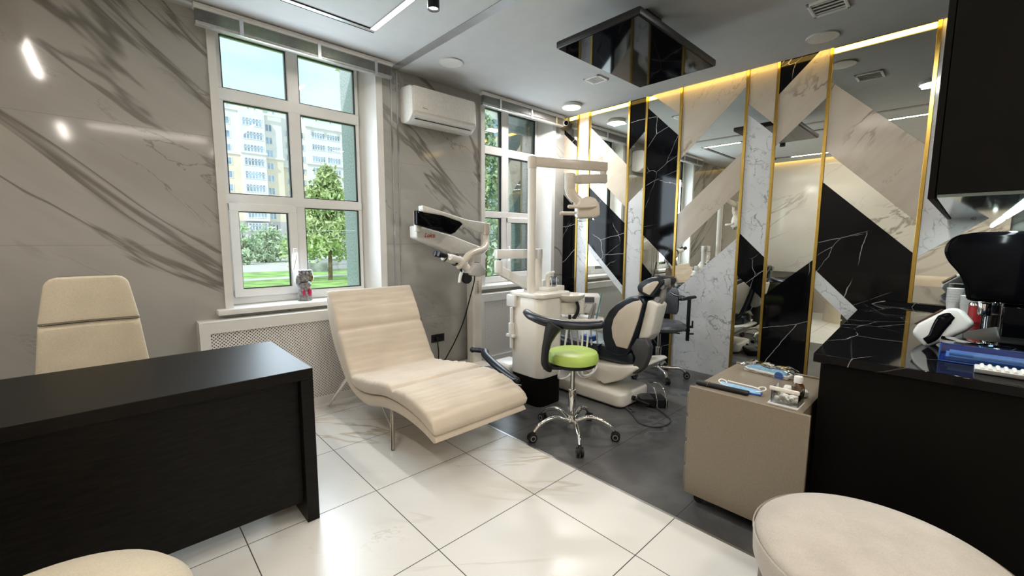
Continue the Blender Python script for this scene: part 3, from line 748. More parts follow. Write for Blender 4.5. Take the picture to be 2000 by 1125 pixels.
# ---- sofa that the mirrors show on the far wall
o = thing('sofa', 'low cream sofa against the wall opposite the mirrors', 'sofa', (-.6, .9, 0))
MB().box((-.97, .1, .10), (-.30, 1.0, .40), .05, 4).build('seat', 'velvet', o); MB().box((-.985, .1, .3), (-.78, 1.0, .80), .06, 4).build('backrest', 'velvet', o)
MB().box((-.97, -.02, .06), (-.30, .12, .56), .05, 4).build('armrest', 'velvet', o); MB().box((-.95, .0, 0), (-.33, .98, .1)).build('plinth', 'black_plastic', o)
tag(MB().box((-.73, .62, .42), (-.61, 1.0, .78), .05, 4, rot=(0, R(-12), 0)).build('cushion', 'chair_fabric'), 'cream cushion propped on the sofa', 'cushion')

# ---- black counter, wall cabinet
CZ = .865
o = thing('base_cabinet', 'black laminate base cabinet end panel under the black marble counter', 'cabinet', (3.3, .1, 0))
MB().box((2.235, -.268, .0), (2.255, .398, CZ-.042), .001, 1).build('end_panel', 'black_matte', o)
MB().box((2.256, -.268, .08), (4.30, .377, CZ-.042)).build('carcass', 'black_matte', o)
for k in range(4):
    x = 2.26+k*.51; MB().box((x+.003, .378, .09), (x+.505, .397, CZ-.05), .002, 1).build('door', 'black_matte', o)
poly = [(2.205, -.268), (2.205, .422), (4.314, .525), (4.314, -.268)]
o = thing('countertop', 'polished black marble countertop with white veins ending at the mirror wall', 'countertop', (3.3, .1, CZ-.04))
MB().prism(poly, 'z', CZ-.04, CZ, .003, 1).build('slab', 'black_marble', o)
MB().box((4.295, -.268, CZ), (4.314, .50, CZ+.03), .001, 1).build('upstand', 'black_marble', o)
o = thing('wall_cabinet', 'tall black wall cabinet hanging above the coffee machine', 'cabinet', (3.3, -.1, 1.5))
MB().box((2.2, -.268, 1.52), (2.222, .095, HC-.002), .001, 1).build('end_panel', 'black_matte', o)
MB().box((2.223, -.268, 1.525), (4.325, .09, HC-.002)).build('carcass', 'black_matte', o)
for k in range(4):
    x = 2.2+k*.53; MB().box((x+.002, .097, 1.505), (x+.528, .117, HC-.002), .002, 1).build('door', 'black_matte', o)
MB().box((2.205, -.265, 1.508), (4.32, .092, 1.519)).build('underside_panel', 'mirror_dark', o)
MB().box((2.25, -.16, 1.497), (4.2, -.135, 1.507)).build('light_strip', 'led_cool', o)
light('strip_lamp', 'AREA', (3.2, -.147, 1.494), 9, (.85, 1, .97), (0, 0, 0), (1.9, .02))
# ---- mobile drawer cabinet
o = thing('drawer_cabinet', 'taupe mobile drawer cabinet on casters, pushed against the black counter', 'cabinet', (2.4, .67, 0))
CT = .612
MB().box((2.07, .388, .06), (2.088, .898, CT+.012), .002, 1).build('end_panel', 'taupe', o)
MB().box((2.089, .425, .07), (2.71, .878, CT-.001)).build('carcass', 'taupe', o)
MB().box((2.089, .425, CT-.0005), (2.705, .893, CT+.001)).build('cabinet_top', 'taupe', o)
MB().box((2.705, .425, .07), (2.722, .898, CT+.010), .002, 1).build('end_panel', 'taupe', o)
for k in range(4):
    z = .075+k*.132; d = MB(); d.box((2.089, .879, z), (2.704, .915, z+.112), .003, 1); d.box((2.089, .879, z+.112), (2.704, .898, z+.129))
    dd = d.build('drawer', 'taupe', o)
for x in (2.13, 2.66):
    for y in (.47, .845):
        b = MB(); b.cyl((x-.01, y, .025), (x+.01, y, .025), .024); b.box((x-.014, y-.014, .04), (x+.014, y+.014, .062)); b.build('caster', 'black_plastic', o)

# ================================================================== stools on casters
def star(root, n, rad, rot, metal, arch=.05, hubz=.10, cr=.03, thick=.016):
    b = MB(); b.cyl((0, 0, .06), (0, 0, hubz+.045), .034, .028, 24, .004); b.build('hub', metal, root, True)
    for k in range(n):
        a = rot+2*PI*k/n; c_, s_ = math.cos(a), math.sin(a)
        pts = [(.025*c_, .025*s_, hubz), (rad*.45*c_, rad*.45*s_, hubz+arch*.55), (rad*.8*c_, rad*.8*s_, hubz+arch*.2), (rad*c_, rad*s_, hubz-.035)]
        MB().tube(pts, [thick, thick*.95, thick*.85, thick*.75], 12, smooth=5).build('leg', metal, root, True)
        q = Vector((rad*c_, rad*s_, 0)); sd = Vector((-s_, c_, 0)); fw = Vector((c_, s_, 0))*.012
        cb = MB(); cb.cyl(q+Vector((0, 0, .05)), q+Vector((0, 0, hubz-.03)), .008, n=10)
        cb.tube([q+fw*-.6+Vector((0, 0, .058)), q+fw*.3+Vector((0, 0, .064)), q+fw*2.0+Vector((0, 0, .05)), q+fw*2.6+Vector((0, 0, .03))], .011, 8, smooth=3)
        cs = cb.build('caster', 'black_plastic', root, True)
        for s in (-1, 1):
            w = MB(); p0 = q+fw+sd*.006*s+Vector((0, 0, cr)); p1 = q+fw+sd*.022*s+Vector((0, 0, cr)); w.cyl(p0, p1, cr, n=24, bev=.004); w.cyl(p1, p1+sd*.001*s, cr*.62, n=20, mi=1)
            w.cyl(p1+sd*.0008*s, p1+sd*.002*s, cr*.42, n=16, mi=0); w.build('wheel', ['black_plastic', 'grey_plastic'], cs, True)
# green stool; local x runs to the right, local y away from the camera
o = thing('stool', 'lime green round stool with a curved black arm rest and chrome star base', 'stool', (2.24, 1.775, 0), CAMROT)
star(o, 5, .285, R(-131)-CAMROT, 'chrome', .075, .105, .031)
MB().cyl((0, 0, .12), (0, 0, .33), .026, n=24, bev=.003).build('column', 'chrome', o, True)
MB().cyl((0, 0, .33), (0, 0, .52), .015, n=20).build('gas_lift', 'steel', o, True)
MB().cyl((0, 0, .505), (0, 0, .535), .155, n=48, bev=.008).build('seat_plate', 'black_plastic', o, True)
MB().lathe([(.15, .527), (.166, .534), (.171, .555), (.169, .582), (.160, .598), (.135, .607), (.07, .610), (0, .611)], n=64).build('seat', 'green_leather', o, True)
b = MB()
b.tube([(-.315, .10, .848), (-.285, -.02, .842), (-.20, -.115, .825), (-.08, -.15, .812), (.05, -.155, .808), (.15, -.14, .812)], [.024, .030, .034, .034, .032, .028], 16, smooth=6, flat=(1.15, .9))
b.sphere((-.315, .10, .848), .024); b.sphere((.15, -.14, .812), .027)
ar = b.build('arm_rest', 'black_leather', o, True)
b = MB()
b.tube([(-.14, -.125, .815), (-.16, -.125, .775), (-.185, -.12, .70), (-.20, -.12, .62), (-.20, -.12, .55), (-.17, -.10, .515)], [.135, .100, .064, .054, .058, .045], 20, smooth=5, flat=(1, .45))
b.box((-.21, -.125, .505), (-.08, -.05, .525), .006); b.build('arm_post', 'black_plastic', o, True)
# grey assistant chair by the mirrors
o = thing('assistant_chair', 'grey upholstered assistant chair with adjustable arm, against the mirror wall', 'chair', (3.90, 2.02, 0), CAMROT)
star(o, 5, .26, R(-133)-CAMROT, 'steel', .0, .095, .031, .018)
MB().cyl((0, 0, .11), (0, 0, .30), .027, n=24, bev=.003).build('column', 'steel', o, True)
MB().cyl((0, 0, .30), (0, 0, .46), .016, n=20).build('gas_lift', 'steel', o, True)
b = MB(); b.box((-.10, -.11, .455), (.13, .10, .475), .006); b.cyl((.10, 0, .465), (.30, 0, .465), .012); b.cyl((.10, -.05, .46), (.17, -.09, .452), .006); b.build('mechanism', 'black_plastic', o, True)
def seat(u, v):
    a = 2*PI*u; s = v
    return None
MB().lathe([(0, .47), (.17, .472), (.215, .485), (.225, .51), (.215, .535), (.18, .555), (.10, .562), (0, .56)], (0.03, 0, 0), 56, sx=1.0, sy=.92).build('seat', 'grey_leather', o, True)
b = MB()
def bk(u, v):
    a = R(20)+R(150)*u; s = 2*PI*v; e = min(1, .3+2.4*math.sqrt(max(0, min(u, 1-u))*.7))
    rr = .20+.024*math.cos(s)*e; z = .735+.135*math.sin(s)*min(1, .55+.6*e)
    return Vector((.03+rr*math.cos(a), .03+(rr+.10*(z-.62))*math.sin(a), z))
b.surf(bk, 32, 24); b.build('backrest', 'grey_leather', o, True)
MB().tube([(0.03, .12, .46), (.03, .25, .48), (.03, .265, .62), (.03, .245, .70)], [.02, .018, .016, .014], 10, smooth=4).build('back_bracket', 'black_plastic', o, True)
b = MB(); b.box((.268, -.014, .36), (.296, .014, .79), .003); b.cyl((.296, 0, .50), (.33, 0, .50), .012); b.cyl((.325, 0, .49), (.325, 0, .56), .008); b.cyl((.27, 0, .43), (.34, 0, .43), .009); b.build('arm_post', 'black_plastic', o, True)
b = MB(); b.tube([(.33, -.01, .80), (.27, -.03, .795), (.20, -.05, .785), (.17, -.06, .78)], [.022, .024, .024, .018], 12, smooth=4, flat=(1.2, .7)); b.tube([(.22, -.02, .80), (.17, .05, .81), (.145, .11, .83)], [.018, .022, .016], 10, smooth=4, flat=(1.2, .6)); b.build('arm_pad', 'black_leather', o, True)
# black stool behind the chaise
o = thing('stool', 'low black stool with a curved padded bar, half hidden behind the chaise', 'stool', (2.16, 2.62, 0), CAMROT)
star(o, 5, .20, .4, 'chrome', .02, .085, .028)
MB().cyl((0, 0, .10), (0, 0, .24), .022).build('column', 'chrome', o, True)
MB().lathe([(0, .24), (.10, .242), (.125, .26), (.12, .285), (.08, .295), (0, .297)], n=40).build('seat', 'black_leather', o, True)
b = MB(); b.tube([(-.12, .22, .40), (-.02, .20, .395), (.0, .10, .385), (.10, -.12, .36), (.20, -.28, .335), (.255, -.36, .325)], [.024, .03, .032, .033, .031, .026], 14, smooth=6, flat=(1.1, .8)); b.sphere((-.12, .22, .40), .025); b.sphere((.255, -.36, .325), .026); b.build('body_bar', 'black_leather', o, True)
b = MB(); b.tube([(.0, .0, .22), (.13, -.12, .23), (.20, -.27, .28), (.205, -.28, .33)], .011, 8, smooth=4); b.cyl((.21, -.30, .265), (.29, -.33, .265), .016); b.build('bar_support', 'chrome', o, True)

# ================================================================== dental unit
o = thing('dental_unit', 'ivory dental unit column on a black base with lamp arm, spittoon and instruments', 'dental unit', (2.56, 2.42, 0))
def rrect(x0, y0, x1, y1, r, n=6):
    P = []
    for cx, cy, a0 in ((x1-r, y1-r, 0), (x0+r, y1-r, 90), (x0+r, y0+r, 180), (x1-r, y0+r, 270)):
        for k in range(n+1):
            a = R(a0+90*k/n); P.append((cx+r*math.cos(a), cy+r*math.sin(a)))
    return P
MB().prism(rrect(2.415, 2.245, 2.70, 2.60, .07), 'z', 0, .236, .004, 1).build('base', 'black_matte', o)
MB().prism(rrect(2.41, 2.24, 2.705, 2.605, .075), 'z', .238, .885, .006).build('column_body', 'white_plastic', o)
MB().prism(rrect(2.395, 2.225, 2.80, 2.62, .075), 'z', .886, .925, .012).build('column_cap', 'white_plastic', o)
MB().box((2.43, 2.63, .0), (2.66, 2.86, .27), .03, 3).build('floor_box', 'white_pvc', o)
b = MB(); b.box((2.375, 2.50, .80), (2.409, 2.60, .90), .008); b.cyl((2.392, 2.55, .79), (2.392, 2.55, .45), .016); b.box((2.372, 2.51, .54), (2.409, 2.60, .565), .004); b.cyl((2.392, 2.55, .56), (2.392, 2.55, .66), .026); b.build('bottle_holder', 'white_pvc', o)
MB().cyl((2.455, 2.39, .92), (2.455, 2.39, 1.92), .033, n=28).build('lamp_pole', 'white_plastic', o)
b = MB(); b.cyl((2.455, 2.39, 1.90), (2.455, 2.39, 1.998), .037, n=28, bev=.01)
d = Vector((3.05-2.455, 2.14-2.39, 0)); ang = math.atan2(d.y, d.x)
b.box((-d.length/2-.02, -.028, -.036), (d.length/2+.02, .028, .036), .01) if False else None
bb = MB(Matrix.Translation((2.455, 2.39, 1.958)) @ Matrix.Rotation(ang, 4, 'Z')); bb.box((0, -.028, -.037), (d.length+.03, .028, .037), .010); bb.cyl((d.length, 0, -.037), (d.length, 0, -.135), .027, n=20)
b.add(bb.bm.copy()); b.build('upper_arm', 'ivory', o)
e0 = Vector((3.05, 2.14, 1.862)); e1 = Vector((2.616, 2.139, 1.812))
b = MB(); dv = e1-e0; yaw = math.atan2(dv.y, dv.x); pit = math.atan2(dv.z, math.hypot(dv.x, dv.y))
bb = MB(Matrix.Translation(e0) @ Matrix.Rotation(yaw, 4, 'Z') @ Matrix.Rotation(-pit, 4, 'Y')); bb.box((-.03, -.027, -.037), (dv.length*.75, .027, .035), .010); bb.box((dv.length*.70, -.023, -.030), (dv.length, .023, .028), .010); b.add(bb.bm.copy())
b.cyl(e1+Vector((0, 0, .045)), e1+Vector((0, 0, -.085)), .042, .040, 24, .012); b.build('spring_arm', 'ivory', o)
b = MB(); b.tube([e1+Vector((0, 0, -.06)), e1+Vector((.01, -.01, -.11)), e1+Vector((.06, -.05, -.17)), e1+Vector((.10, -.09, -.20))], [.04, .037, .033, .034], 18, smooth=4); b.build('lamp_knuckle', 'ivory', o)
hd = Vector((2.713, 2.048, 1.59))
HT = Matrix.Translation(hd) @ Matrix.Rotation(CAMROT, 4, 'Z')
b = MB(HT)
b.prism([(-.055, -.075), (-.085, -.06), (-.085, .02), (-.06, .07), (0, .092), (.055, .08), (.09, .03), (.095, -.055), (.06, -.07)], 'y', -.07, .07, .018, 3); lh = b.build('lamp_head', 'ivory', o)
b = MB(HT); b.prism([(-.068, -.088), (-.03, -.10), (.06, -.085), (.055, -.066), (-.06, -.07)], 'y', -.055, .055, .006); b.build('lamp_lens', 'clear_jar', lh)
for dy, dz, x0, x1 in ((-.085, .01, .055, -.145), (.085, -.03, .0, -.185)):
    b = MB(HT); b.tube([(x0, dy*.8, dz+.01), (x0-.06, dy, dz), (x1, dy, dz)], .0145, 14, smooth=3); b.sphere((x1, dy, dz), .0145); b.build('lamp_handle', 'ivory', lh)
# instrument arm
MB().cyl((2.65, 2.50, .92), (2.65, 2.50, 1.20), .035, n=28).build('instrument_pole', 'white_plastic', o)
p0, p1 = Vector((2.65, 2.50, 1.235)), Vector((2.288, 2.60, 1.215))
b = MB(); b.cyl((2.65, 2.50, 1.19), (2.65, 2.50, 1.275), .038, n=28, bev=.008)
dv = p1-p0; bb = MB(Matrix.Translation(p0) @ Matrix.Rotation(math.atan2(dv.y, dv.x), 4, 'Z')); bb.box((0, -.03, -.04), (math.hypot(dv.x, dv.y)+.025, .03, .036), .008); b.add(bb.bm.copy()); b.build('swivel_arm', 'white_pvc', o)
b = MB(); b.cyl((2.288, 2.60, 1.18), (2.288, 2.60, 1.08), .034, n=20, bev=.006)
p0, p1 = Vector((2.288, 2.60, 1.11)), Vector((2.86, 2.56, .84)); dv = p1-p0
bb = MB(Matrix.Translation(p0) @ Matrix.Rotation(math.atan2(dv.y, dv.x), 4, 'Z') @ Matrix.Rotation(-math.atan2(dv.z, math.hypot(dv.x, dv.y)), 4, 'Y')); bb.box((0, -.026, -.04), (dv.length, .026, .034), .008); b.add(bb.bm.copy()); b.build('spring_arm', 'white_pvc', o)
# spittoon
MB().prism([(2.66, 2.27), (2.70, 2.22), (2.86, 2.16), (2.90, 2.21), (2.86, 2.31), (2.70, 2.36)], 'z', .735, .835, .012).build('spittoon_support', 'white_plastic', o)
bc = (2.76, 2.23, 0)
MB().lathe([(0, .84), (.05, .838), (.075, .85), (.112, .875), (.122, .90), (.118, .905), (.105, .895), (.06, .868), (0, .862)], bc, 40).build('spittoon_bowl', 'white_plastic', o)
MB().box((2.60, 2.33, .92), (2.73, 2.45, .955), .012, 3).build('cup_stand', 'white_plastic', o)
MB().tube([(2.70, 2.43, .95), (2.70, 2.43, 1.04), (2.705, 2.42, 1.065), (2.74, 2.39, 1.078)], [.02, .018, .015, .010], 10, smooth=4).build('cup_filler', 'white_plastic', o)
tag(MB().lathe([(0, .957), (.024, .957), (.034, 1.035), (.036, 1.037), (.033, 1.03), (.022, .962)], (2.765, 2.415, 0), 28).build('plastic_cup', 'frost'), 'translucent plastic cup standing beside the spittoon filler', 'cup')
MB().box((2.75, 2.375, .915), (2.86, 2.47, .957), .006).build('cup_shelf', 'white_plastic', o)
MB().box((2.74, 2.52, .93), (2.79, 2.57, 1.0), .008).build('dispenser', 'white_pvc', o)
# instrument table
TT_ = Matrix.Translation((2.93, 2.30, 0)) @ Matrix.Rotation(CAMROT, 4, 'Z')
b = MB(TT_); b.prism([(-.06, .72), (.02, .73), (.06, .78), (.05, .865), (.02, .89), (-.06, .87)], 'x', -.02, .20, .012); cn = b.build('instrument_console', 'white_pvc', o)
b = MB(TT_ @ Matrix.Translation((.1, -.06, .84)) @ Euler((R(-15), 0, 0)).to_matrix().to_4x4()); b.box((-.035, -.008, -.022), (.045, .002, .022)); b.build('display', 'lcd', cn)
b = MB(TT_); b.prism([(-.27, .16), (-.12, -.02), (-.17, -.20), (-.13, -.26), (.20, -.22), (.22, -.12), (.15, -.02), (-.10, .10), (-.22, .22)], 'z', .665, .70, .010); b.build('tray', 'white_plastic', o)
for k, (x, y, L, mt, tilt) in enumerate(((-.05, -.2, .16, 'black_plastic', (.12, 0)), (.08, -.2, .13, 'grey_plastic', (.30, .1)), (.11, -.17, .13, 'grey_plastic', (.25, .1)), (.14, -.2, .22, 'teal', (.2, .1)), (.0, -.1, .12, 'steel', (.8, .2)))):
    b = MB(TT_); q = Vector((x, y, .70)); dd = Vector((tilt[0], tilt[1], 1)).normalized()
    if k == 0: b.tube([q, q+Vector((.03, 0, .05)), q+Vector((.035, 0, .11)), q+Vector((.0, .0, .17)), q+Vector((-.07, 0, .16))], [.016, .015, .012, .010, .007], 12, smooth=4)
    else: b.tube([q, q+dd*L*.45, q+dd*L], [.014 if k < 3 else .006, .012 if k < 3 else .005, .006 if k < 3 else .004], 12, smooth=2)
    b.build('handpiece', mt, o)
for k, (x, dx) in enumerate(((-.16, -.13), (-.10, -.02), (.02, .05), (.07, .02))):
    b = MB(TT_)
    b.tube([(x, -.22, .67), (x-.02+dx*.3, -.26, .48), (x-.06+dx*.2, -.29, .30), (x-.05+dx, -.27, .20+k*.012), (x+.05+dx, -.20, .20+k*.02), (x+.11, -.12, .35), (x+.10, -.05, .60), (x+.09, .0, .68)], .0085, 8, smooth=6)
    b.build('hose', 'white_pvc', o)
b = MB(); b.cyl((2.72, 2.20, .735), (2.72, 2.20, .64), .012, .010); b.cyl((2.72, 2.2, .64), (2.715, 2.2, .50), .004); b.build('suction_tip', 'black_plastic', o)

# ================================================================== dental chair
o = thing('dental_chair', 'dark blue and white reclined dental chair beside the mirror wall', 'dental chair', (3.1, 2.1, 0))
X0, X1 = 2.95, 3.29
MB().prism(rrect(2.86, 1.77, 3.30, 2.62, .07), 'z', .012, .125, .022, 3).build('base_plate', 'white_plastic', o)
MB().prism(rrect(2.875, 1.785, 3.285, 2.61, .06), 'z', 0, .012).build('base_gasket', 'black_plastic', o)
MB().prism([(2.35, .12), (2.10, .12), (2.00, .17), (1.98, .32), (2.40, .34)], 'x', 2.99, 3.20, .02).build('lift_arm', 'white_plastic', o)
MB().prism([(2.60, .30), (2.20, .22), (2.00, .145), (1.82, .225), (1.66, .36), (1.70, .375), (1.86, .335), (2.10, .315), (2.60, .385)], 'x', 2.93, 3.40, .02, 3).build('underside_shell', 'white_plastic', o)
# upholstery: seat and leg rest
MB().band([(2.06, .50), (2.12, .46), (2.35, .47), (2.60, .50), (2.72, .51), (2.82, .50), (2.92, .48), (3.0, .46)], [(2.06, .34), (2.12, .335), (2.35, .35), (2.60, .38), (2.72, .39), (2.82, .385), (2.92, .375), (3.0, .37)], 2.93, 3.40, .05, 60, 20).build('seat_cushion', 'black_leather', o)
MB().box((2.965, 1.74, .335), (3.27, 2.12, .47), .05, 4).build('seat_back_pad', 'black_leather', o)
cf = [(2.00, .43), (2.035, .52), (2.045, .60), (2.03, .69), (1.985, .775), (1.915, .845), (1.84, .89), (1.765, .918), (1.70, .915), (1.665, .875), (1.68, .78), (1.72, .62), (1.765, .47), (1.80, .42), (1.90, .40)]
def grow(poly, d):
    cx = sum(p[0] for p in poly)/len(poly); cy = sum(p[1] for p in poly)/len(poly); out = []
    for a, b_ in poly:
        v_ = Vector((a-cx, b_-cy)); L = v_.length; out.append((cx+v_.x*(L+d)/L, cy+v_.y*(L+d)/L))
    return out
MB().prism(cf, 'x', X0+.02, X1-.02, .035, 4).build('back_cushion', 'black_leather', o)
MB().prism(grow(cf, -.012), 'x', X0-.005, X0+.03, .012, 3).build('cushion_rim', 'black_leather', o)
MB().prism(grow(cf, -.012), 'x', X1-.03, X1+.005, .012, 3).build('cushion_rim', 'black_leather', o)
sh = [(1.885, .49), (1.925, .56), (1.938, .64), (1.92, .715), (1.875, .785), (1.81, .84), (1.745, .875), (1.69, .89), (1.672, .865), (1.70, .74), (1.745, .60), (1.785, .49)]
for xa, xb in ((X0-.016, X0), (X1, X1+.016)):
    MB().prism(sh, 'x', xa, xb, .006, 3).build('side_cover', 'ivory', o)
MB().prism([(1.655, .89), (1.60, .885), (1.565, .86), (1.615, .62), (1.66, .56), (1.725, .57)], 'x', X0+.035, X0+.19, .015, 3).build('back_spine', 'white_plastic', o)
MB().prism([(1.76, .50), (1.715, .585), (1.63, .60), (1.595, .54), (1.60, .46), (1.635, .36), (1.70, .30), (1.80, .285), (1.735, .36), (1.715, .43)], 'x', X0-.012, X0+.055, .015, 3).build('recline_bracket', 'dark_grey', o)
hp = [(1.755, .945), (1.765, .985), (1.745, 1.02), (1.70, 1.05), (1.64, 1.073), (1.58, 1.078), (1.535, 1.06), (1.53, 1.03), (1.57, .97), (1.61, .92), (1.66, .905), (1.71, .92)]
MB().prism(hp, 'x', X0+.07, X1-.07, .03, 4).build('headrest', 'black_leather', o)
MB().prism(grow(hp, -.008), 'x', X0+.045, X0+.085, .012, 3).build('headrest_rim', 'black_leather', o)
MB().prism([(1.70, .952), (1.70, .985), (1.665, 1.015), (1.61, 1.04), (1.575, 1.045), (1.57, 1.03), (1.605, .975), (1.64, .93)], 'x', X0+.036, X0+.046, .004).build('side_cover', 'ivory', o)
b = MB(); b.tube([(3.06, 1.60, .86), (3.06, 1.57, .92), (3.06, 1.565, .98), (3.06, 1.545, 1.03)], .024, 12, smooth=3); b.cyl((3.01, 1.59, .90), (3.11, 1.59, .90), .02); b.cyl((3.01, 1.555, 1.0), (3.12, 1.555, 1.0), .018); b.box((3.02, 1.525, 1.01), (3.10, 1.555, 1.06), .008); b.build('headrest_joint', 'grey_plastic', o)
b = MB(); b.cyl((3.02, 1.80, .07), (3.02, 1.62, .055), .011); b.cyl((3.02, 1.77, .07), (3.02, 1.75, .07), .02); b.build('foot_switch_lever', 'black_plastic', o)
tag(MB().box((2.96, 2.15, .475), (3.06, 2.27, .52), .006).build('paper_box', 'blue_deep'), 'small blue box lying on the dental chair seat behind the green stool', 'box')
# foot pedal and its cable
o = thing('foot_pedal', 'black wedge foot control with two chrome hoops on the dark floor', 'pedal', (3.16, 1.66, 0), CAMROT)
MB().prism([(-.12, .075), (.085, .075), (.095, .06), (.095, .004), (-.02, .004)], 'y', -.07, .075, .006).build('pedal_body', 'black_plastic', o, True)
MB().prism([(-.125, .078), (-.02, .078), (-.01, .07), (-.11, .07)], 'y', -.06, .07, .002).build('tread', 'dark_grey', o, True)
for x in (.0, .075):
    MB().tube([(x, -.085, .012), (x, -.08, .08), (x-.015, -.05, .16), (x-.035, .0, .185), (x-.04, .03, .18)], .0045, 8, smooth=5).build('carry_hoop', 'chrome', o, True)
MB().tube([(-.04, .03, .18), (.0, .04, .183), (.035, .03, .18)], .0045, 8, smooth=3).build('carry_hoop', 'chrome', o, True)
tag(MB().tube([(2.95, 1.80, .012), (2.93, 1.78, .008), (2.90, 1.72, .008), (2.93, 1.70, .008), (2.95, 1.78, .008), (2.85, 1.66, .008), (2.76, 1.55, .008), (2.77, 1.45, .008), (2.86, 1.40, .008), (2.98, 1.42, .008), (3.08, 1.55, .008), (3.10, 1.60, .02)], .006, 8, smooth=6).build('pedal_cable', 'dark_grey'), 'dark cable looping over the floor from the dental chair base to the foot control', 'cable')
# ================================================================== microscope
o = thing('microscope', 'white surgical microscope with a folded arm, on a floor stand by the wall', 'microscope', (2.74, 3.42, 0))
b = MB(); b.prism(rrect(2.68, 3.43, 2.80, 3.56, .025), 'z', .06, 1.22, .004, 1); b.build('stand_column', 'white_plastic', o)
b = MB(); b.box((2.40, 3.25, .03), (2.81, 3.6, .07), .015); 
b.build('stand_base', 'white_plastic', o)
for x in (2.43, 2.78):
    for y in (3.28, 3.57): MB().cyl((x-.012, y, .03), (x+.012, y, .03), .03).build('caster', 'black_plastic', o)
MB().box((2.70, 3.428, .80), (2.78, 3.431, .95), .001).build('label_recess', 'ivory', o)
text('marking', 'LEICA F12', .030, 'dark_grey', o, Matrix.Translation((2.735, 3.4275, .86)) @ Euler((R(90), R(-90), 0), 'XYZ').to_matrix().to_4x4())
# lower swing arm: column head towards the wall side, tapering outwards
la = [(2.03, 1.475), (2.03, 1.362), (2.43, 1.212), (2.60, 1.20), (2.80, 1.20), (2.80, 1.27), (2.70, 1.30), (2.445, 1.383), (2.22, 1.438)]
lo_ = MB().prism(la, 'y', 3.43, 3.56, .015, 3).build('lower_arm', 'ac_white', o)
text('badge', 'Leica', .056, 'red', lo_, Matrix.Translation((2.165, 3.428, 1.385)) @ Euler((R(90), 0, 0)).to_matrix().to_4x4(), shear=.35, bold=.0008)
ua = [(1.99, 1.632), (1.955, 1.63), (1.955, 1.575), (2.25, 1.555), (2.47, 1.52), (2.50, 1.515), (2.72, 1.42), (2.74, 1.505), (2.50, 1.542)]
ub = [(1.957, 1.60), (1.95, 1.47), (2.19, 1.425), (2.315, 1.392), (2.485, 1.53), (2.25, 1.575), (1.99, 1.60)]
MB().prism([(1.995, 1.645), (2.18, 1.605), (2.484, 1.537), (2.72, 1.515), (2.72, 1.41), (2.60, 1.43), (2.44, 1.485), (2.40, 1.515), (2.20, 1.565), (2.0, 1.585)], 'y', 3.26, 3.34, .012, 3).build('upper_arm', 'ac_white', o)
MB().prism([(1.985, 1.592), (1.945, 1.60), (1.945, 1.475), (2.19, 1.42), (2.30, 1.395), (2.345, 1.412), (2.47, 1.525), (2.22, 1.572)], 'y', 3.27, 3.33, .010, 2).build('arm_cover', 'black_gloss', o)
MB().cyl((2.0, 3.36, 1.42), (2.0, 3.36, 1.60), .03, n=24, bev=.008).build('elbow_joint', 'ac_white', o)
MB().tube([(2.0, 3.33, 1.50), (2.06, 3.46, 1.43)], .03, 14).build('elbow_link', 'ac_white', o)
b = MB(); b.box((2.685, 3.25, 1.395), (2.755, 3.345, 1.515), .015, 3)
b.tube([(2.72, 3.30, 1.41), (2.718, 3.28, 1.34), (2.68, 3.24, 1.285), (2.60, 3.20, 1.25), (2.50, 3.17, 1.235), (2.40, 3.14, 1.205), (2.32, 3.11, 1.155), (2.255, 3.09, 1.11)], [.036, .036, .036, .036, .034, .032, .030, .026], 16, smooth=5, flat=(.9, 1))
b.sphere((2.255, 3.09, 1.11), .026); b.build('carrier_arm', 'ivory', o)
b = MB(); b.cyl((2.10, 3.12, 1.205), (2.24, 3.12, 1.165), .036, .04, 24, .006); b.cyl((2.24, 3.12, 1.165), (2.34, 3.14, 1.12), .052, .055, 24, .01); b.cyl((2.13, 3.05, 1.20), (2.24, 3.07, 1.17), .028, .03, 20, .006); b.build('optics_head', 'white_plastic', o)
b = MB()
for y in (3.06, 3.12): b.cyl((2.015, y, 1.232), (2.09, y, 1.212), .027, .024, 20, .005)
b.cyl((2.115, 3.12, 1.20), (2.125, 3.12, 1.197), .042); b.cyl((2.232, 3.12, 1.168), (2.242, 3.12, 1.164), .054); b.build('eyepiece', 'black_plastic', o)
b = MB(); b.prism([(2.335, 1.05), (2.42, 1.135), (2.46, 1.135), (2.525, 1.055), (2.515, 1.025), (2.44, 1.01), (2.34, 1.03)], 'y', 3.04, 3.16, .005); cb = b.build('control_box', 'pale_grey', o)
b = MB(Matrix.Translation((2.488, 3.11, 1.10)) @ Euler((0, R(51), 0)).to_matrix().to_4x4()); b.box((-.04, -.035, .008), (.035, .035, .014), .002); b.build('key_pad', 'black_plastic', cb)
b = MB(); b.cyl((2.30, 3.13, 1.13), (2.42, 3.13, 1.05), .04, n=20); b.build('swivel', 'white_plastic', o)
b = MB(); b.tube([(2.295, 3.10, 1.07), (2.265, 3.09, 1.02), (2.245, 3.08, .965)], [.017, .015, .012], 12, smooth=3); b.build('handle', 'white_pvc', o)
b = MB(); b.lathe([(0, -.022), (.045, -.022), (.05, -.014), (.05, .014), (.045, .022), (0, .022)], (2.335, 3.09, 1.0), 14, rot=(R(90), 0, 0)); b.tube([(2.27, 3.09, 1.085), (2.285, 3.09, 1.055), (2.31, 3.09, 1.04)], [.012, .007, .012], 10); b.sphere((2.268, 3.09, 1.088), .014); b.build('clamp_knob', 'black_plastic', o)
tag(MB().tube([(2.555, 3.25, 1.02), (2.56, 3.27, .93), (2.54, 3.30, .80), (2.50, 3.36, .55), (2.44, 3.42, .35), (2.36, 3.45, .2), (2.28, 3.45, .10), (2.27, 3.45, .04)], .006, 8, smooth=6).build('power_cable', 'black_plastic'), 'long thin black cable drooping from the microscope towards the floor', 'cable')

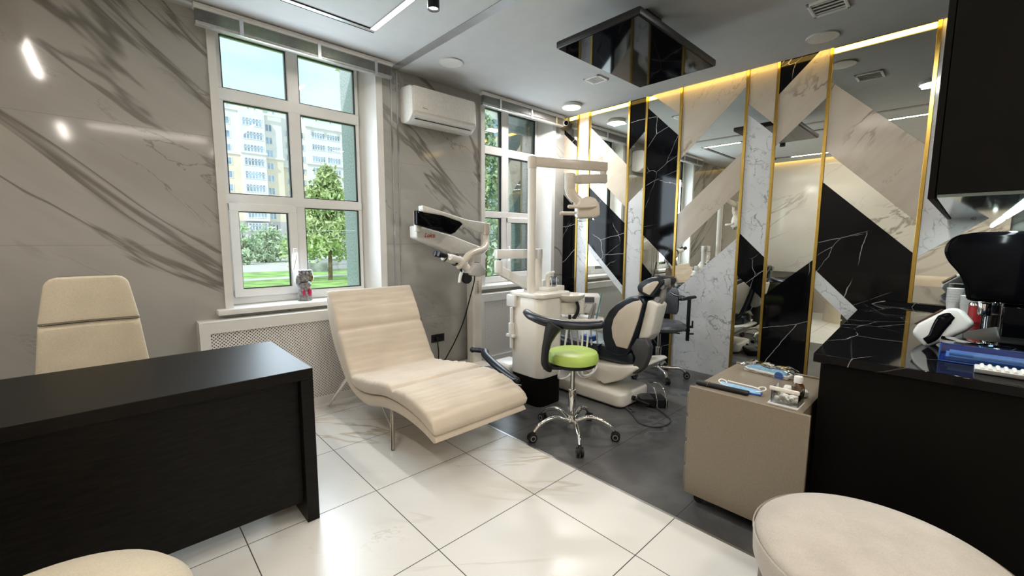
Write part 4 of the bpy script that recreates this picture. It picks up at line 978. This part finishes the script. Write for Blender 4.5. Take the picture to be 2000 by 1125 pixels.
# ================================================================== figurine on the sill
o = thing('figurine_vase', 'grey stoneware clenched-hand vase with two crimson ovals on the window sill', 'vase', (1.14, 3.70, .845))
gx, gy, gz = 1.135, 3.70, .845
b = MB(); b.lathe([(0, gz), (.052, gz), (.056, gz+.01), (.054, gz+.05), (.046, gz+.10), (.046, gz+.115), (.054, gz+.125), (.054, gz+.135), (.048, gz+.14), (.05, gz+.15), (0, gz+.15)], (gx, gy, 0), 24, sy=.8); b.build('cuff', 'stone_fig', o)
b = MB()
b.sphere((gx, gy, gz+.195), (.062, .048, .05), 20); b.sphere((gx-.05, gy-.01, gz+.175), (.024, .03, .045), 12)
for k in range(4): b.sphere((gx-.042+k*.028, gy-.035, gz+.225-abs(k-1.5)*.004), (.0165, .022, .018), 12); b.sphere((gx-.042+k*.028, gy-.02, gz+.243), (.015, .03, .014), 12)
b.build('fist', 'stone_fig', o)
b = MB(); b.sphere((gx+.045, gy-.02, gz+.19), (.022, .03, .038), 12); b.build('thumb', 'gold_fig', o)
for dx, s in ((-.018, .9), (.028, 1.1)):
    b = MB(); b.sphere((gx+dx, gy-.041, gz+.07), (.014*s, .012, .031*s), 16); b.build('oval_inlay', 'gem', o)

# ================================================================== on the drawer cabinet
zc = CT+.0012
o = thing('mask_pack', 'clear bag of light blue face masks at the back of the taupe cabinet', 'mask pack', (2.625, .70, zc), R(-6))
T_ = Matrix.Identity(4)
b = MB(); b.prism(rrect(-.05, -.115, .05, .115, .012), 'z', .0, .022, .006); b.build('bag_base', 'paper', o, True)
for k in range(4):
    b = MB(); b.box((-.045+.004*k, -.10-.003*k, .0222+.006*k), (.038, .10-.004*k, .0275+.006*k), .0025); b.build('folded_mask', 'blue_mask', o, True)
b = MB()
def bag(u, v):
    a = 2*PI*u; w = .060*math.copysign(abs(math.cos(a))**.5, math.cos(a)); h = .026*math.copysign(abs(math.sin(a))**.6, math.sin(a))
    k = 1-.25*abs(2*v-1)**6; y = -.135+.27*v
    return Vector((w*k+.006*noise.noise(Vector((w*30, y*20, 1))), y, max(.001, .027+h*k*(1-.4*abs(2*v-1)**5)+.008*noise.noise(Vector((w*40, y*30, 3))))))
b.surf(bag, 28, 26, closed_u=True); b.build('clear_bag', 'clear', o, True, 70)
b = MB(); b.lathe([(0, 0), (.022, 0), (.022, .001), (0, .001)], (-.0515, -.07, .014), 24, rot=(0, R(-90), 0)); b.build('round_logo', 'blue_deep', o, True)
MB().tube([(.0, -.13, .02), (-.01, -.15, .012), (-.03, -.165, .004), (-.05, -.17, .003)], .0018, 6, smooth=3).build('ear_loop', 'paper', o, True)
o = thing('instrument_case', 'slim black patterned case lying along the near edge of the taupe cabinet', 'case', (2.165, .80, zc), R(4))
MB().box((-.02, -.145, .001), (.018, .10, .020), .008, 3).build('case_body', 'black_plastic', o, True)
MB().box((-.021, .04, .009), (.019, .043, .0215), .001).build('clasp', 'steel', o, True)
o = thing('face_mask', 'folded blue face masks with white ear loops, lying on the black case', 'face mask', (2.215, .72, zc), R(8))
b = MB()
def mk(u, v): return Vector((-.022+.05*u, -.10+.18*v, .004+.020*math.sin(PI*u)*(.5+.5*v)+.004*math.sin(u*22)))
b.surf(mk, 24, 12); b.surf(lambda u, v: mk(u, v)+Vector((0, 0, -.003)), 24, 12); b.build('mask_sheet', 'blue_mask', o, True, 60)
b = MB(); b.box((-.028, -.105, .001), (.022, .06, .008), .003); b.build('mask_sheet', 'blue_deep', o, True)
for y0, s in ((-.085, -1), (.05, 1)):
    MB().tube([(.0, y0, .026), (.01, y0+.01*s, .034), (.005, y0+.03*s, .038), (-.015, y0+.035*s, .032), (-.022, y0+.012*s, .020), (-.015, y0-.005*s, .016)], .0028, 6, smooth=4).build('ear_loop', 'paper', o, True)
MB().tube([(.012, .05, .034), (.006, -.01, .032), (.002, -.07, .030), (.004, -.095, .022)], .0035, 6, smooth=4).build('ear_loop', 'paper', o, True)
o = thing('cotton_box', 'small clear acrylic box with a white rim, full of cotton, by the counter edge', 'box', (2.19, .50, zc))
bx0, bx1, by0, by1 = 2.14, 2.245, .448, .555
b = MB()
for lo, hi in (((bx0, by0, zc), (bx0+.003, by1, zc+.075)), ((bx1-.003, by0, zc), (bx1, by1, zc+.075)), ((bx0+.003, by0, zc), (bx1-.003, by0+.003, zc+.075)), ((bx0+.003, by1-.003, zc), (bx1-.003, by1, zc+.075))): b.box(lo, hi)
b.build('box_wall', 'clear', o)
b = MB(); b.box((bx0-.012, by0-.002, zc), (bx1+.002, by1+.010, zc+.008), .002); b.build('box_base', 'white_pvc', o)
b = MB(); b.box((bx0-.008, by0-.003, zc+.066), (bx0+.006, by1+.008, zc+.084), .005); b.build('box_rim', 'white_plastic', o)
b = MB()
for k in range(26):
    b.sphere((bx0+.018+random.random()*.07, by0+.015+random.random()*.078, zc+.018+random.random()*.022), (.010+random.random()*.006, .010+random.random()*.005, .010), 8, rot=(random.random()*3, random.random()*3, 0))
cw = b.build('cotton_pellets', 'cotton', None, False, 60); tag(cw, 'heap of white cotton pellets inside the clear acrylic box', 'cotton'); cw['kind'] = 'stuff'
o = thing('medicine_bottle', 'small brown medicine bottle with a white screw cap standing behind the cotton box', 'bottle', (2.285, .485, zc))
MB().lathe([(0, zc), (.024, zc), (.026, zc+.004), (.026, zc+.062), (.022, zc+.074), (.013, zc+.08), (.013, zc+.09), (0, zc+.09)], (2.285, .485, 0), 28).build('bottle_body', 'amber_glass', o)
MB().lathe([(.0185, zc+.082), (.0185, zc+.108), (.016, zc+.112), (0, zc+.112)], (2.285, .485, 0), 22).build('cap', 'paper', o)
for k, (x, y, r) in enumerate(((2.33, .53, .026), (2.345, .475, .022))):
    b = MB(); b.sphere((x, y, zc+r*.9), (r, r, r*.9), 12)
    for j in range(7): a = j*.9; b.sphere((x+r*.6*math.cos(a), y+r*.6*math.sin(a), zc+r*(.9+.35*math.sin(j*2.1))), r*.5, 8)
    b2 = b.build('cotton_wad', 'cotton', None, False, 60); tag(b2, ['larger loose cotton wad behind the brown bottle', 'smaller loose cotton wad between brown bottle and counter'][k], 'cotton')

# ================================================================== on the counter
o = thing('coffee_machine', 'large glossy black coffee machine on the black marble counter', 'coffee machine', (3.05, -.1, CZ))
# overhanging head: outline seen from the end of the counter, drawn along the counter
hd_ = [(-.012, 1.09), (-.006, 1.14), (.018, 1.20), (.060, 1.255), (.078, 1.30), (.072, 1.345), (.045, 1.378), (-.02, 1.394), (-.255, 1.40), (-.255, 1.075), (-.025, 1.072)]
MB().prism(hd_, 'x', 2.92, 3.26, .018, 3).build('machine_head', 'black_gloss', o)
MB().box((2.93, -.255, CZ+.03), (3.25, -.135, 1.06), .01).build('machine_back', 'black_gloss', o)
MB().prism([(-.02, CZ), (-.02, CZ+.012), (-.13, CZ+.055), (-.255, CZ+.06), (-.255, CZ)], 'x', 2.80, 3.25, .004).build('drip_tray', 'black_plastic', o)
for x in (3.02, 3.15):
    MB().cyl((x, -.08, 1.06), (x, -.08, 1.0), .022, n=20, bev=.003).build('spout', 'chrome', o)
MB().box((2.915, -.20, 1.055), (2.919, -.197, 1.39)).build('side_seam', 'steel', o)
def jar(nm, x, y, r, h, mat, lid, label, cat, fill=None):
    o = thing(nm, label, cat, (x, y, CZ))
    MB().lathe([(0, CZ+.001), (r, CZ+.001), (r, CZ+h), (r-.003, CZ+h), (r-.003, CZ+.005), (0, CZ+.005)], (x, y, 0), 28).build('jar_body', mat, o)
    if lid: MB().lathe([(r*1.03, CZ+h), (r*1.03, CZ+h+.014), (r*.9, CZ+h+.02), (0, CZ+h+.021)], (x, y, 0), 28).build('lid', lid, o)
    if fill: MB().lathe([(0, CZ+.006), (r-.004, CZ+.006), (r-.004, CZ+h*.6), (0, CZ+h*.6)], (x, y, 0), 24).build('contents', fill, o)
    return o
jar('storage_jar', 3.55, -.13, .045, .14, 'clear_jar', 'chrome', 'clear glass jar with a chrome lid behind the coffee machine', 'jar', 'brown')
jar('storage_jar', 3.43, -.20, .045, .16, 'clear_jar', 'chrome', 'taller clear glass jar with a chrome lid nearest the kitchen wall', 'jar')
jar('red_tin', 3.80, -.07, .036, .10, 'red', 'chrome', 'red tin with a chrome lid standing beside the paper cups', 'tin')
def cup_stack(x, y, n, label, z=CZ, r=.04):
    for k in range(n):
        zz = z+.001+k*.017
        ob = MB().lathe([(0, zz), (r*.74, zz), (r, zz+.085), (r*1.05, zz+.088), (r*.96, zz+.083), (r*.70, zz+.004), (0, zz+.004)], (x, y, 0), 26).build('paper_cup', 'paper')
        tag(ob, label[0] if k == n-1 else label[1], 'cup', 'nested white paper cups on the counter')
cup_stack(3.98, -.035, 4, ('top white paper cup of the stack beside the red tin', 'white paper cup nested lower in the stack beside the red tin'))
cup_stack(4.10, .03, 6, ('top white paper cup of the taller stack by the mirror', 'white paper cup nested lower in the taller stack by the mirror'), r=.042)
o = thing('alginate_dispenser', 'white and black rounded hand device leaning on the counter before the machine', 'device', (2.80, .05, CZ))
DT = Matrix.Translation((2.80, .05, CZ+.092)) @ Matrix.Rotation(R(-90), 4, 'Z') @ Euler((R(-12), R(-42), 0)).to_matrix().to_4x4()
b = MB(DT); b.prism([(-.105, -.045), (-.09, -.055), (.06, -.06), (.095, -.045), (.10, .03), (.07, .055), (-.06, .055), (-.105, .03)], 'y', -.035, .035, .016, 3); b.build('device_shell', 'white_pvc', o)
b = MB(DT); b.tube([(-.085, -.036, -.030), (-.05, -.038, -.028), (-.01, -.039, -.004), (.03, -.039, .016), (.062, -.037, .018)], [.015, .019, .024, .028, .014], 14, smooth=4, flat=(.35, 1)); b.build('grip_inset', 'black_gloss', o)
b = MB(DT); b.box((-.07, -.03, .055), (.05, .028, .062), .003); b.build('lid', 'brown', o)
o = thing('instrument_box', 'long clear blue plastic box lying along the end of the counter', 'box', (2.55, -.1, CZ))
b = MB(); b.box((2.44, -.255, CZ+.001), (2.60, .045, CZ+.006), .002); b.box((2.595, -.255, CZ+.001), (2.60, .045, CZ+.075), .002); b.box((2.44, .04, CZ+.001), (2.60, .045, CZ+.075), .002); b.box((2.44, -.255, CZ+.001), (2.60, -.25, CZ+.075), .002); b.build('box_shell', 'blue_deep', o)
b = MB(); b.box((2.44, -.25, CZ+.006), (2.444, .04, CZ+.072)); b.box((2.44, -.255, CZ+.075), (2.60, .045, CZ+.079), .002); b.build('clear_cover', 'blue_tray', o)
b = MB()
for k in range(3): b.cyl((2.47+.03*k, -.22, CZ+.03), (2.47+.03*k, .015, CZ+.03), .007)
b.box((2.455, -.245, CZ+.008), (2.585, .025, CZ+.02)); b.build('contents', 'paper', o)
o = thing('impression_tray', 'shallow white ribbed tray at the front edge of the counter end', 'tray', (2.34, -.14, CZ))
b = MB(); b.prism([(2.31, CZ+.001), (2.37, CZ+.001), (2.385, CZ+.02), (2.295, CZ+.02)], 'y', -.24, -.055, .004); b.build('tray_body', 'white_pvc', o)
for k in range(8):
    MB().cyl((2.30, -.075-k*.02, CZ+.021), (2.38, -.075-k*.02, CZ+.021), .006, n=10).build('rib', 'paper', o)

# ================================================================== outside
GZ = -1.0
struct(MB().box((-60, 4.5, GZ-.2), (140, 27.2, GZ)).build('lawn', 'lawn'))
struct(MB().box((-60, 27.2, GZ-.2), (140, 28.6, GZ+.02)).build('garden_path', 'paving'))
struct(MB().box((-60, 28.6, GZ-.2), (140, 34.0, GZ)).build('lawn_strip', 'lawn'))
struct(MB().box((-60, 34.0, GZ-.2), (140, 130, GZ+.03)).build('forecourt', 'paving'))
g = MB(); g.box((1.80, 4.06, GZ), (2.96, 4.47, 7), .01, 1); struct(g.build('facade_pier', 'granite'))
g = MB(); g.box((4.06, 4.06, GZ), (5.6, 4.40, 7), .01, 1); struct(g.build('facade_pier', 'granite'))
g = MB(); g.box((9.2, 9.9, GZ), (14, 10.15, 9.5)); struct(g.build('neighbour_wing', 'granite'))
o = thing('roof_gable', 'small eave of the neighbouring wing seen at the top of the window', 'roof', (6.5, 13, 8))
MB().prism([(6.1, 7.15), (6.75, 7.6), (6.75, 10.6), (6.62, 10.6), (6.5, 8.2)], 'y', 14.0, 15.4).build('eave', 'roof_red', o)
MB().prism([(6.05, 7.1), (6.75, 7.1), (6.75, 7.5)], 'y', 13.9, 15.4).build('soffit', 'facade_white', o)
nb = thing('neighbour_building', 'pale neighbouring building seen behind the tree in the narrower window', 'building', (30, 31, GZ))
MB().box((22, 27, GZ), (42, 36, 13)).build('wall', 'facade_white', nb)
for k in range(4):
    for x in (22.6, 24.6, 26.6): MB().box((x, 26.9, 1.2+k*2.8), (x+.9, 27.02, 2.6+k*2.8)).build('window', 'facade_pane', nb)
bd = thing('apartment_building', 'tall white and cream apartment building with glazed balconies across the lawn', 'building', (28, 104, GZ))
Y0 = 100
def wallbox(nm, lo, hi, mt): MB().box(lo, hi).build(nm, mt, bd)
wallbox('wall', (6, Y0, 18.1), (24.4, Y0+12, 29.6), 'facade_white'); wallbox('wall', (6, Y0, 4.9), (24.4, Y0+12, 18.1), 'facade_cream'); wallbox('plinth', (6, Y0-.1, GZ), (24.4, Y0+12, 4.9), 'facade_grey')
wallbox('bay', (20.0, Y0-1.2, 4.9), (24.3, Y0, 26.3), 'facade_white')
wallbox('wall', (24.4, Y0+.8, 18.1), (28.0, Y0+12, 28.3), 'facade_white'); wallbox('wall', (24.4, Y0+.8, 4.9), (28.0, Y0+12, 18.1), 'facade_cream'); wallbox('plinth', (24.4, Y0+.7, GZ), (28.0, Y0+12, 4.9), 'facade_grey')
wallbox('wall', (28.0, Y0+3, 16.9), (33.2, Y0+14, 27.6), 'facade_white'); wallbox('wall', (28.0, Y0+3, 4.9), (33.2, Y0+14, 16.9), 'facade_cream')
wallbox('wall', (33.2, Y0+2, 4.9), (42.0, Y0+14, 27.4), 'facade_white'); wallbox('plinth', (28.0, Y0+1.9, GZ), (60, Y0+14, 4.9), 'facade_grey')
wallbox('wall', (42.0, Y0+5, 4.9), (60, Y0+14, 24.0), 'facade_cream')
for lo, hi in (((6, Y0-.3, 17.8), (20, Y0, 18.3)), ((19.8, Y0-1.5, 18.1), (24.5, Y0-1.2, 18.5)), ((24.4, Y0+.5, 17.8), (28.2, Y0+.8, 18.2)), ((28, Y0+2.6, 16.7), (33.2, Y0+3, 17.1)), ((33, Y0+1.6, 17.9), (42.2, Y0+2, 18.3)), ((6, Y0-.3, 26.2), (28.2, Y0, 26.6)), ((33, Y0+1.6, 25.9), (42.2, Y0+2, 26.3))):
    wallbox('cornice', lo, hi, 'facade_white')
def win(x0, x1, z0, z1, y, n):
    b = MB(); b.box((x0, y-.05, z0), (x1, y+.02, z1), mi=1); t = .13
    b.box((x0-t, y-.10, z1), (x1+t, y+.02, z1+t)); b.box((x0-t, y-.10, z0-t), (x1+t, y+.02, z0))
    for k in range(n+1):
        x = x0+(x1-x0)*k/n; b.box((x-t*.6, y-.10, z0), (x+t*.6, y-.02, z1))
    if n > 2: b.box((x0, y-.10, z0+(z1-z0)*.62), (x1, y-.02, z0+(z1-z0)*.62+.1))
    b.build('window', ['facade_white', 'facade_pane'], bd)
for k in range(10):
    z = 24.1-k*2.57
    if k < 6 or k > 6:
        pass
    zc_ = 24.1-k*2.56
    if zc_ < 1: break
    win(17.45, 18.5, zc_-.6, zc_+.6, Y0, 1); win(12.5, 14.6, zc_-.6, zc_+.6, Y0, 3)
    win(20.45, 23.85, zc_-.55, zc_+.75, Y0-1.2, 6)
    win(24.85, 26.1, zc_-.7, zc_+.55, Y0+.8, 2)
    win(29.3, 30.5, zc_-.7, zc_+.5, Y0+3, 2)
    win(32.0, 33.0, zc_-.7, zc_+.5, Y0+3, 2)
    win(34.4, 37.2, zc_-.3, zc_+.8, Y0+2, 5); win(37.7, 40.6, zc_-.3, zc_+.8, Y0+2, 5)
for x in (15.2, 18.1, 21.6, 22.8, 25.2, 26.3, 31.8, 34.6, 37.6): win(x, x+.45, 26.9, 27.9, Y0 if x < 20 or x > 30 else Y0-.0 if x < 24.4 else Y0+.8, 1)
# trees
def tree(kind, label, x, y, h, r, base, n, leaf, mat, trunk_r, conical, seed):
    rnd = random.Random(seed); o = thing(kind, label, 'tree', (x, y, GZ))
    b = MB(); b.tube([(x, y, GZ), (x+.05, y, GZ+h*.3), (x-.04, y+.05, GZ+h*.65), (x, y, GZ+h*.95)], [trunk_r, trunk_r*.8, trunk_r*.5, .02], 8, smooth=2)
    for k in range(7):
        a = rnd.random()*6.28; z = base+(h-base)*(.1+.7*k/7); q = r*.55*(1-k/9); b.tube([(x, y, GZ+z), (x+q*math.cos(a), y+q*math.sin(a), GZ+z+.25)], [trunk_r*.3, .01], 6)
    b.build('trunk', 'bark', o)
    t = bmesh.new()
    cl = []
    for k in range(max(14, n//60)):
        u = rnd.random(); zz = base+(h-base)*u
        rr = r*((1-u)**.75 if conical else math.sqrt(max(0, 1-(2*u-1)**2)))*(.45+.6*rnd.random()); a = rnd.random()*6.28
        cl.append((x+rr*math.cos(a), y+rr*math.sin(a), GZ+zz, .28*r*(1.15-.6*u if conical else 1)))
    for k in range(n):
        c_ = rnd.choice(cl); d = Vector((rnd.gauss(0, 1), rnd.gauss(0, 1), rnd.gauss(0, .8)))*c_[3]*.55
        p = Vector(c_[:3])+d; e1 = Vector((rnd.gauss(0, 1), rnd.gauss(0, 1), rnd.gauss(0, 1))).normalized(); e2 = e1.cross(Vector((rnd.gauss(0, 1), rnd.gauss(0, 1), rnd.gauss(0, 1)))).normalized()
        s = leaf*(.6+.8*rnd.random())
        t.faces.new([t.verts.new(p-e1*s-e2*s*.35), t.verts.new(p+e1*s-e2*s*.35), t.verts.new(p+e1*s*.8+e2*s*.35), t.verts.new(p-e1*s*.8+e2*s*.35)])
    b = MB(); b.add(t); b.build('foliage', mat, o); return o
tree('pine_tree', 'bushy yellow green pine tree on the lawn behind the right panes', 9.1, 25.0, 6.2, 1.95, 1.3, 8000, .12, 'pine_leaf', .13, True, 3)
tree('pine_tree', 'soft green pine tree filling the left panes of the narrower window', 10.0, 12.2, 6.6, 1.5, .2, 5200, .10, 'bush_leaf', .12, True, 5)
tree('shrub', 'round light green shrub behind the lawn in the lower left pane', 11.3, 47.5, 3.1, 1.9, .3, 2600, .16, 'bush_leaf', .1, False, 8)
tree('shrub', 'slender green shrub at the left edge of the lower left pane', 8.6, 44.0, 3.4, 1.0, .2, 1500, .16, 'bush_leaf', .1, False, 9)
tree('shrub', 'low green shrub between the round shrub and the pine', 15.5, 50.0, 2.2, 1.7, .1, 1700, .16, 'bush_leaf', .1, False, 12)
o = tag(MB().box((-20, 60, GZ), (60, 61, 1.6)).build('retaining_wall', 'rubble'), 'long grey stone retaining wall below the apartment building', 'wall')
o = thing('outdoor_steps', 'grey outdoor steps with a low stone cheek wall behind the pine trunk', 'steps', (11.7, 33, GZ))
for k in range(5): MB().box((11.4, 32+k*.45, GZ), (14.2, 32.45+k*.45, GZ+.16*(k+1))).build('step', 'facade_grey' if k % 2 else 'rubble', o)
MB().box((10.2, 31.8, GZ), (11.4, 34.5, GZ+.62)).build('cheek_wall', 'rubble', o)
